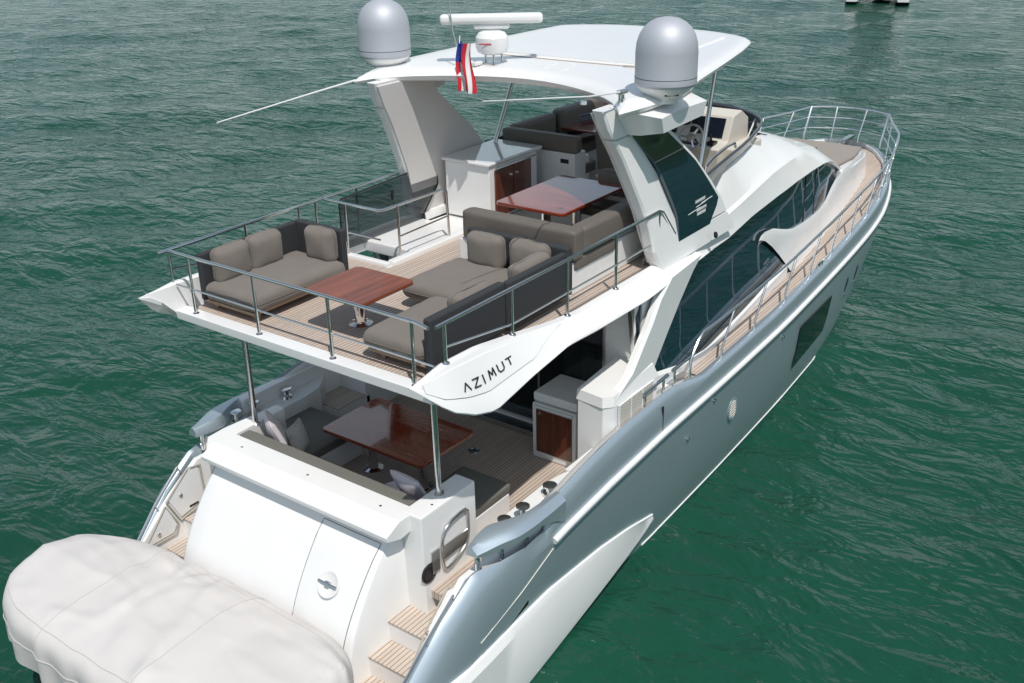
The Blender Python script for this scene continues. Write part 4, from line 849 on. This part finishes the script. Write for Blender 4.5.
# ---- flybridge wet bar (port, aft)
wb = part('flybridge_bar', MB().box(5.02, 6.30, .98, 1.86, 4.12, 4.99, .02), WHITE)
part('bar_counter', MB().box(4.97, 6.42, .95, 1.90, 5.0, 5.055, .02, 3), mat('glossy_white_counter', (.75, .75, .75), .06, coat=1), wb)
for (a, b) in ((5.14, 5.61), (5.63, 6.10)):
    d_ = part('bar_door', MB().box(a, b, .955, .982, 4.17, 4.92, .006), MAHOX, wb, 'varnished wood door')
    part('door_knob', MB().rev([(.001, .03), (.022, .025), (.026, 0)], (0, 0, 0), 12, ML(((b-.07) if a < 5.5 else (a+.07), .955, 4.78), 0, 0, R(90))), CHROME, d_)
part('bar_rail', MB().tube([(5.1, .93, 4.95), (6.2, .93, 4.95)], .012, 8), STEEL, wb)
# ---- U settee on the flybridge
us_ = part('flybridge_settee', MB().box(3.16, 5.75, -1.75, -1.45, 4.11, 4.55, .02).box(3.16, 3.5, -1.6, .1, 4.11, 4.55, .02).box(5.7, 6.15, -1.7, -.42, 4.11, 4.62, .02).box(3.4, 5.8, -1.5, -1.1, 4.11, 4.42, .02), WHITE)
part('back_cushion', MB().cushion(3.12, 3.36, -1.80, .02, 4.56, 4.98, .06, .01, .005, 14), CUSHM, us_)
part('back_cushion', MB().cushion(3.34, 4.98, -1.82, -1.58, 4.62, 4.98, .06, .01, .005, 14), CUSHM, us_)
part('back_cushion', MB().cushion(5.0, 5.95, -1.80, -1.56, 4.56, 4.99, .06, .01, .005, 12), CUSHM, us_)
part('back_cushion', MB().cushion(5.82, 6.06, -1.7, -.45, 4.5, 4.98, .06, .01, .005, 14), CUSHM, us_)
part('seat_cushion', MB().cushion(3.18, 4.2, -1.78, -1.52, 4.42, 4.60, .05, .01, .004, 12), CUSHM, us_)
part('seat_cushion', MB().cushion(3.3, 3.85, -1.6, .05, 4.42, 4.58, .05, .01, .004, 12), CUSHM, us_)
part('seat_cushion', MB().cushion(3.85, 5.8, -1.62, -1.05, 4.42, 4.58, .05, .01, .004, 12), CUSHM, us_)
part('seat_cushion', MB().cushion(5.3, 5.85, -1.3, -.45, 4.42, 4.58, .05, .01, .004, 12), CUSHM, us_)

# ================================================================ LOOSE FURNITURE AND OTHER THINGS
PIPE = mat('cushion_piping', (.15, .128, .108), .9)
def seat(t, name, x0, x1, y0, y1, z0, z1, r_, puff, wr, n, seed=0, m=CUSH):
    o = ob(name, MB().cushion(x0, x1, y0, y1, z0, z1, r_, puff, wr, n, seed=seed), m, t)
    d = (x1-x0, y1-y0, z1-z0); ax = d.index(min(d)); c = .62*r_
    lo, hi = [x0, y0, z0], [x1, y1, z1]; u, v = [i for i in range(3) if i != ax]; pts = []
    for (su, sv) in ((0, 0), (1, 0), (1, 1), (0, 1)):
        for k in range(5):
            an = math.pi/2*k/4+{(0, 0): math.pi, (1, 0): -math.pi/2, (1, 1): 0, (0, 1): math.pi/2}[(su, sv)]
            p = [0, 0, 0]; p[u] = (hi[u]-r_ if su else lo[u]+r_)+r_*math.cos(an)*1.0; p[v] = (hi[v]-r_ if sv else lo[v]+r_)+r_*math.sin(an)*1.0
            p[ax] = (lo[ax]+hi[ax])/2; P = Vector(p); P += noise.noise_vector(P*5+Vector((seed, 0, 0)))*wr; pts.append(tuple(P))
    Q = []
    for i in range(len(pts)):
        a_, b_ = Vector(pts[i]), Vector(pts[(i+1) % len(pts)]); n_ = max(1, int((b_-a_).length/.06))
        Q += [tuple(a_.lerp(b_, k/n_)) for k in range(n_)]
    ob('piping', MB().tube(Q, .0075, 6, True), PIPE, o); return o
def sofa_port():
    t = thing('sofa', (1.06, 1.45, 4.108), 'two-seat taupe sofa by the port rail, with three puffy back cushions', 'sofa', 'taupe sofas on the aft flybridge')
    fr = MB().box(.24, 1.86, .98, 1.9, 4.20, 4.245, .012)
    f_ = ob('frame', fr, TEAKF, t)
    for p in ((.36, 1.08), (1.74, 1.08), (.36, 1.8), (1.74, 1.8)): ob('leg', MB().box(p[0]-.035, p[0]+.035, p[1]-.035, p[1]+.035, 4.108, 4.21, .006), TEAKF, t)
    seat(t, 'seat_cushion', .20, 1.80, .90, 1.86, 4.245, 4.47, .09, .03, .010, 16)
    ob('backrest', MB().box(.22, 1.92, 1.86, 1.95, 4.22, 4.84, .03, 3), MESH, t)
    ob('side_panel', MB().box(1.83, 1.93, 1.0, 1.90, 4.22, 4.86, .03, 3), MESH, t)
    for (a, s) in ((.33, 0), (.88, 1)): seat(t, 'back_cushion', a, a+.54, 1.64, 1.86, 4.42, 4.90, .10, .035, .012, 12, seed=s)
    seat(t, 'back_cushion', 1.62, 1.82, 1.02, 1.52, 4.42, 4.90, .10, .035, .012, 12, seed=4)
    ob('fabric_tag', MB().box(.40, .43, 1.845, 1.865, 4.72, 4.84, .004), TEAKF, t); return t
sofa_port()
def sofa_fwd():
    t = thing('sofa', (2.3, -1.0, 4.108), 'taupe chaise sofa with charcoal mesh back, facing aft in front of the flybridge settee', 'sofa', 'taupe sofas on the aft flybridge')
    ob('frame', MB().box(1.74, 2.98, -1.80, -.22, 4.20, 4.245, .012), TEAKF, t)
    for p in ((1.85, -.35), (1.85, -1.7), (2.9, -.35), (2.9, -1.7)): ob('leg', MB().box(p[0]-.035, p[0]+.035, p[1]-.035, p[1]+.035, 4.108, 4.21, .006), TEAKF, t)
    seat(t, 'seat_cushion', 1.62, 2.78, -1.62, -.16, 4.245, 4.47, .10, .03, .010, 16)
    ob('backrest', MB().box(2.83, 2.95, -1.88, -.30, 4.22, 4.86, .035, 3), MESH, t)
    ob('side_panel', MB().box(1.62, 3.0, -1.86, -1.77, 4.20, 4.80, .035, 3), MESH, t)
    seat(t, 'back_cushion', 2.62, 2.84, -.98, -.42, 4.42, 4.88, .10, .03, .012, 12, seed=7)
    seat(t, 'back_cushion', 2.62, 2.84, -1.68, -1.10, 4.42, 4.90, .10, .03, .012, 12, seed=8)
    seat(t, 'arm_cushion', 1.95, 2.66, -1.77, -1.58, 4.44, 4.86, .08, .02, .012, 12, seed=9)
sofa_fwd()
def sofa_stb():
    t = thing('sofa', (.95, -1.3, 4.108), 'low taupe sofa at the starboard aft corner, its charcoal mesh back along the rail', 'sofa', 'taupe sofas on the aft flybridge')
    ob('frame', MB().box(.30, 1.52, -1.78, -.86, 4.20, 4.245, .012), TEAKF, t)
    for p in ((.42, -1.0), (1.4, -1.0), (.42, -1.68), (1.4, -1.68)): ob('leg', MB().box(p[0]-.035, p[0]+.035, p[1]-.035, p[1]+.035, 4.108, 4.21, .006), TEAKF, t)
    seat(t, 'seat_cushion', .24, 1.56, -1.72, -.80, 4.245, 4.47, .10, .03, .010, 16)
    ob('backrest', MB().box(.24, 1.58, -1.86, -1.75, 4.20, 4.82, .035, 3), MESH, t)
    seat(t, 'back_cushion', .85, 1.50, -1.76, -1.55, 4.44, 4.84, .09, .02, .012, 12, seed=12)
sofa_stb()
def table(name, label, x0, x1, y0, y1, ztop, zf, peds, th=.045, wm_=MAHO, leaf=None):
    t = thing(name, ((x0+x1)/2, (y0+y1)/2, zf), label, 'table')
    ob('tabletop', MB().prism([(x0+.05, y0), (x1-.05, y0), (x1, y0+.05), (x1, y1-.05), (x1-.05, y1), (x0+.05, y1), (x0, y1-.05), (x0, y0+.05)], 'z', ztop-th, ztop, .012), wm_, t)
    for (px, py) in peds:
        ob('pedestal', MB().rev([(.15, 0), (.15, .012), (.075, .03), (.068, .06), (.068, ztop-th-zf-.05), (.12, ztop-th-zf-.01), (.12, ztop-th-zf+.001)], (px, py, zf), 28), CHROME, t)
    return t
table('low_table', 'low square varnished wood table on a chrome pedestal among the sofas', .44, 1.38, -.67, .28, 4.66, 4.108, [(.97, -.10)], .045, MAHOS)
table('dining_table', 'glossy varnished dining table on the flybridge beside the long settee', 3.98, 5.68, -1.06, .10, 4.86, 4.104, [(4.4, -.5), (5.2, -.5)], .05)
table('cockpit_table', 'large glossy varnished table in the shaded lower cockpit', 1.22, 2.36, -.70, 1.12, 2.16, 1.40, [(1.75, .70), (1.75, -.25)], .05)
t = thing('dinette_table', (8.55, 1.1, 4.104), 'small pale-topped table on a tall chrome post by the forward dinette', 'table')
ob('tabletop', MB().box(8.05, 9.0, .62, 1.68, 4.92, 4.955, .012), MAHO, t)
ob('pedestal', MB().rev([(.12, 0), (.12, .01), (.06, .02), (.055, .35), (.065, .36), (.045, .38), (.045, .80), (.09, .82)], (8.3, .85, 4.104), 24), CHROME, t)
# throw pillows
def pillow(loc, sx, sz, rz, tilt, m, label, seed, grp='throw pillows on the cockpit settee'):
    t = MB().cushion(-sx/2, sx/2, -.07, .07, -sz/2, sz/2, .055, .035, .008, 12, pinch=.75, seed=seed)
    M = ML(loc, rz, 0, tilt); t.v = [tuple(M @ Vector(v)) for v in t.v]
    o = ob('throw_pillow', t, m); tag(o, label, 'pillow', grp)
pillow((.58, 1.28, 2.36), .50, .50, R(58), R(-20), PALE, 'large plain pale lilac pillow in the port corner of the cockpit settee', 1)
pillow((.86, 1.18, 2.16), .42, .44, R(20), R(-16), PATT, 'patterned off-white pillow leaning upright by the port seat', 2)
pillow((.66, -1.02, 2.26), .54, .46, R(82), R(-26), PALE, 'plain pale pillow at the starboard end of the cockpit settee by the steel pole', 3)
pillow((.98, -.55, 1.90), .36, .36, R(70), R(-80), PALE, 'small pale pillow lying flat on the cockpit seat below the table', 4)
# flag
def flagm():
    m = bpy.data.materials.new('flag_cloth'); m.use_nodes = True; return m
FR = mat('flag_red', (.55, .02, .035), .8); FW = mat('flag_white', (.75, .75, .75), .8); FB = mat('flag_blue', (.03, .045, .30), .8)
fg = thing('flag', (4.45, 1.0, 5.95), 'folded red, white and blue ensign hanging below the radar at the hardtop edge', 'flag')
def flag_pt(u, v):  # u across 0..1 , v down 0..1
    return (4.46+.05*math.sin(u*9+v*2), .93+(u-.5)*(.22+.05*v)+.03*math.sin(v*5), 6.90-.68*v+.03*u)
def fpatch(u0, u1, v0, v1):
    return MB().grid([[tuple(Vector(flag_pt(u0+(u1-u0)*i/5, v0+(v1-v0)*j/16))) for j in range(17)] for i in range(6)])
def two(mb, d=.006):
    n = len(mb.v); mb.v += [(x-d, y, z) for x, y, z in mb.v]; mb.f += [tuple(i+n for i in f[::-1]) for f in mb.f]; return mb
for k in range(7):
    ob('stripe', two(fpatch(k/7, (k+1)/7, 0 if k < 3 else .42, 1)), (FR, FW)[k % 2], fg)
cn = ob('canton', two(MB().grid([[tuple(Vector(flag_pt(.43+.57*i/5, .42*j/10))) for j in range(11)] for i in range(6)])), FB, fg)
sts = MB()
for i in range(3):
    for j in range(4):
        p = flag_pt(.53+.17*i, .05+.10*j); sts.rev([(.001, 0), (.010, 0)], (0, 0, 0), 5, ML((p[0]-.012, p[1], p[2]), 0, R(90)))
ob('star', sts, FW, cn)
ob('halyard', MB().tube([(4.52, 1.05, 7.0), (4.47, 1.02, 6.90)], .006, 5), WHITE, fg)

# covered tender on the swim platform
def tender():
    t = thing('covered_tender', (-2.0, .6, .565), 'small boat under a beige canvas cover on the swim platform', 'tender')
    mb = MB(); rows = []
    # long axis from the starboard stern (y -1.9) to the port bow (y 3.1)
    for i in range(81):
        s = i/80; y = -1.95+5.07*s
        w = 1.0*(max(0, 1-abs(2*s-1)**11.0))**.45*(1-.40*max(0, (s-.70)/.30)**2.0)*(1-.16*max(0, (.2-s)/.2)**2) if 0 < s < 1 else .02
        hg = .70+.05*math.sin(s*math.pi)
        hg *= min(1, (min(s, 1-s)/.035))**.40 if 0 < s < 1 else 0
        row = []; cx_ = -1.93-.07*s
        for j in range(61):
            a = math.pi*(j/60); cu, su = math.cos(a), math.sin(a)
            px = -math.copysign(abs(cu)**.36, cu)*w; pz = su**.24 if su > 0 else 0
            crown = .11*(1-abs(px/w-.12))*(1-.25*abs(s-.5)) if w > .05 else 0
            P = Vector((cx_+px, y, .58+hg*pz+crown*pz))
            # taut ridges, seams and radiating folds in the canvas
            rid = .030*math.exp(-((px-.18+.5*(s-.55))/.07)**2)+.028*math.exp(-((s-.43-.07*px)/.014)**2)-.015*math.exp(-((s-.62)/.10)**2)
            dxp, dyp = px-.35, y-1.0; an = math.atan2(dyp, dxp); dr_ = math.hypot(dxp, dyp)
            fold = .022*math.sin(an*9+noise.noise(Vector((dr_*2, 0, 1)))*3)*math.exp(-((dr_-.55)/.45)**2)
            n = noise.noise(Vector((P.x*1.1, P.y*.9, 2)))*.018+noise.noise(Vector((P.x*3.2+P.y*2.4, P.y*1.4-P.x, 5)))*.014-abs(noise.noise(Vector((P.x*2.3-P.y*1.9, P.y*.9+P.x*.9, 9))))*.032-abs(noise.noise(Vector((P.x*1.2+P.y*2.6, P.y*.8-P.x*2.0, 14))))*.028
            lo = (1-pz)
            P += Vector((cu*(n*.6+lo*.04*math.sin(y*11+2*noise.noise(Vector((y*2, 0, 0))))), 0, (rid+fold+n)*pz)); row.append(tuple(P))
        rows.append(row)
    cc = ob('canvas_cover', mb.grid(rows, caps=True), COVER, t, sharp=60)
    SEAM = mat('canvas_seam', (.49, .465, .45), .9)
    for js in (16, 41): ob('seam', MB().tube([tuple(Vector(rows[i][js])+Vector((0, 0, .001))) for i in range(3, 78)], .0055, 5), SEAM, cc)
    for is_ in (30, 56): ob('seam', MB().tube([tuple(Vector(rows[is_][j])+Vector((0, 0, .001))) for j in range(4, 57)], .0055, 5), SEAM, cc)
    ob('hem_rope', MB().tube([tuple(Vector(rows[i][1])) for i in range(2, 79)], .011, 6), SEAM, cc)
    hl = MB(); rows = []
    for i in range(31):
        s = i/30; y = -1.70+4.80*s; w = .95*min(1, (1-abs(2*s-1)**5))**.5+.02
        rows.append([(-1.97-w, y, .66), (-1.97-w*.7, y, .57), (-1.97+w*.7, y, .57), (-1.97+w, y, .66)])
    ob('tender_hull', hl.grid(rows, caps=True), BLACK, t)
tender()

# distant catamaran at the top of the frame
def cat():
    t = thing('catamaran', (76.9, 17.9, 0), 'distant white catamaran at anchor beyond the bow', 'boat')
    A = Matrix.Translation((76.9, 17.9, 0)) @ Matrix.Rotation(R(17), 4, 'Z')
    def tr(mb): mb.v = [tuple(A @ Vector(v)) for v in mb.v]; return mb
    for s in (1, -1):
        rows = []
        for x, w, z0, z1 in ((-4.0, .45, .25, .9), (-3, .55, .0, 1.5), (0, .6, -.2, 1.6), (4, .5, -.2, 1.7), (6.4, .03, .0, 1.8)):
            rows.append([(x, s*1.8-w, z1), (x, s*1.8-w*.9, z0), (x, s*1.8+w*.9, z0), (x, s*1.8+w, z1)])
        h_ = ob('hull', tr(MB().grid(rows, cv=True, caps=True)), WHITE, t)
        ob('stern_step', tr(MB().box(-4.6, -4.0, s*1.8-.4, s*1.8+.4, .2, .5, .03)), WHITE, h_)
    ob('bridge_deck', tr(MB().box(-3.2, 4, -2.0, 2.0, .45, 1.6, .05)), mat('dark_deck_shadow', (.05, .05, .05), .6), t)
    cbn = ob('cabin', tr(MB().box(-1.5, 3.0, -1.9, 1.9, 1.6, 2.8, .25, 3)), WHITE, t)
    ob('window', tr(MB().box(-1.53, -1.49, -1.5, 1.5, 1.8, 2.5, .01)), GLASS, cbn)
    ob('mast', tr(MB().tube([(1, 0, 2.8), (1, 0, 15)], .09, 8)), STEEL, t)
    ob('cockpit_rail', tr(MB().tube([(-3.9, -1.6, .9), (-3.9, -1.6, 1.9), (-3.9, 1.6, 1.9), (-3.9, 1.6, .9)], .04, 6)), STEEL, t)
cat()
# wooded shore off the starboard bow, seen only as a mirror image in the arch glass
def shore():
    LEAF = mat('forest_leaves', (.05, .085, .02), .9, var=(.35, .6)); SAND = mat('shore_sand', (.42, .38, .30), .9, var=(.2, .1))
    mb = MB(); sd_ = MB(); rows = []; rs = []
    for i in range(160):
        a = R(-62+i*.42); row = []
        for j in range(22):
            r = 150+j*2.6+6*math.sin(i*.11); h = 17*(min(1, j/5))**.5*(1 if j < 20 else .4)
            x, y = r*math.cos(a)-7, r*math.sin(a)-8
            n = noise.noise(Vector((x*.12, y*.12, 0)))*5+noise.noise(Vector((x*.45, y*.45, 3)))*2.4
            row.append((x, y, max(.3, h+n if j else .5)))
        rows.append(row); r = 150+6*math.sin(i*.11)
        rs.append([((r-3)*math.cos(a)-7, (r-3)*math.sin(a)-8, -.2), ((r+4)*math.cos(a)-7, (r+4)*math.sin(a)-8, .9)])
    tag(ob('woodland', mb.grid(rows), LEAF, sharp=15), 'far wooded shoreline mirrored in the glass', kind='stuff')
    tag(ob('beach', sd_.grid(rs), SAND), 'pale strip of sand at the foot of the woods', kind='structure')
shore()
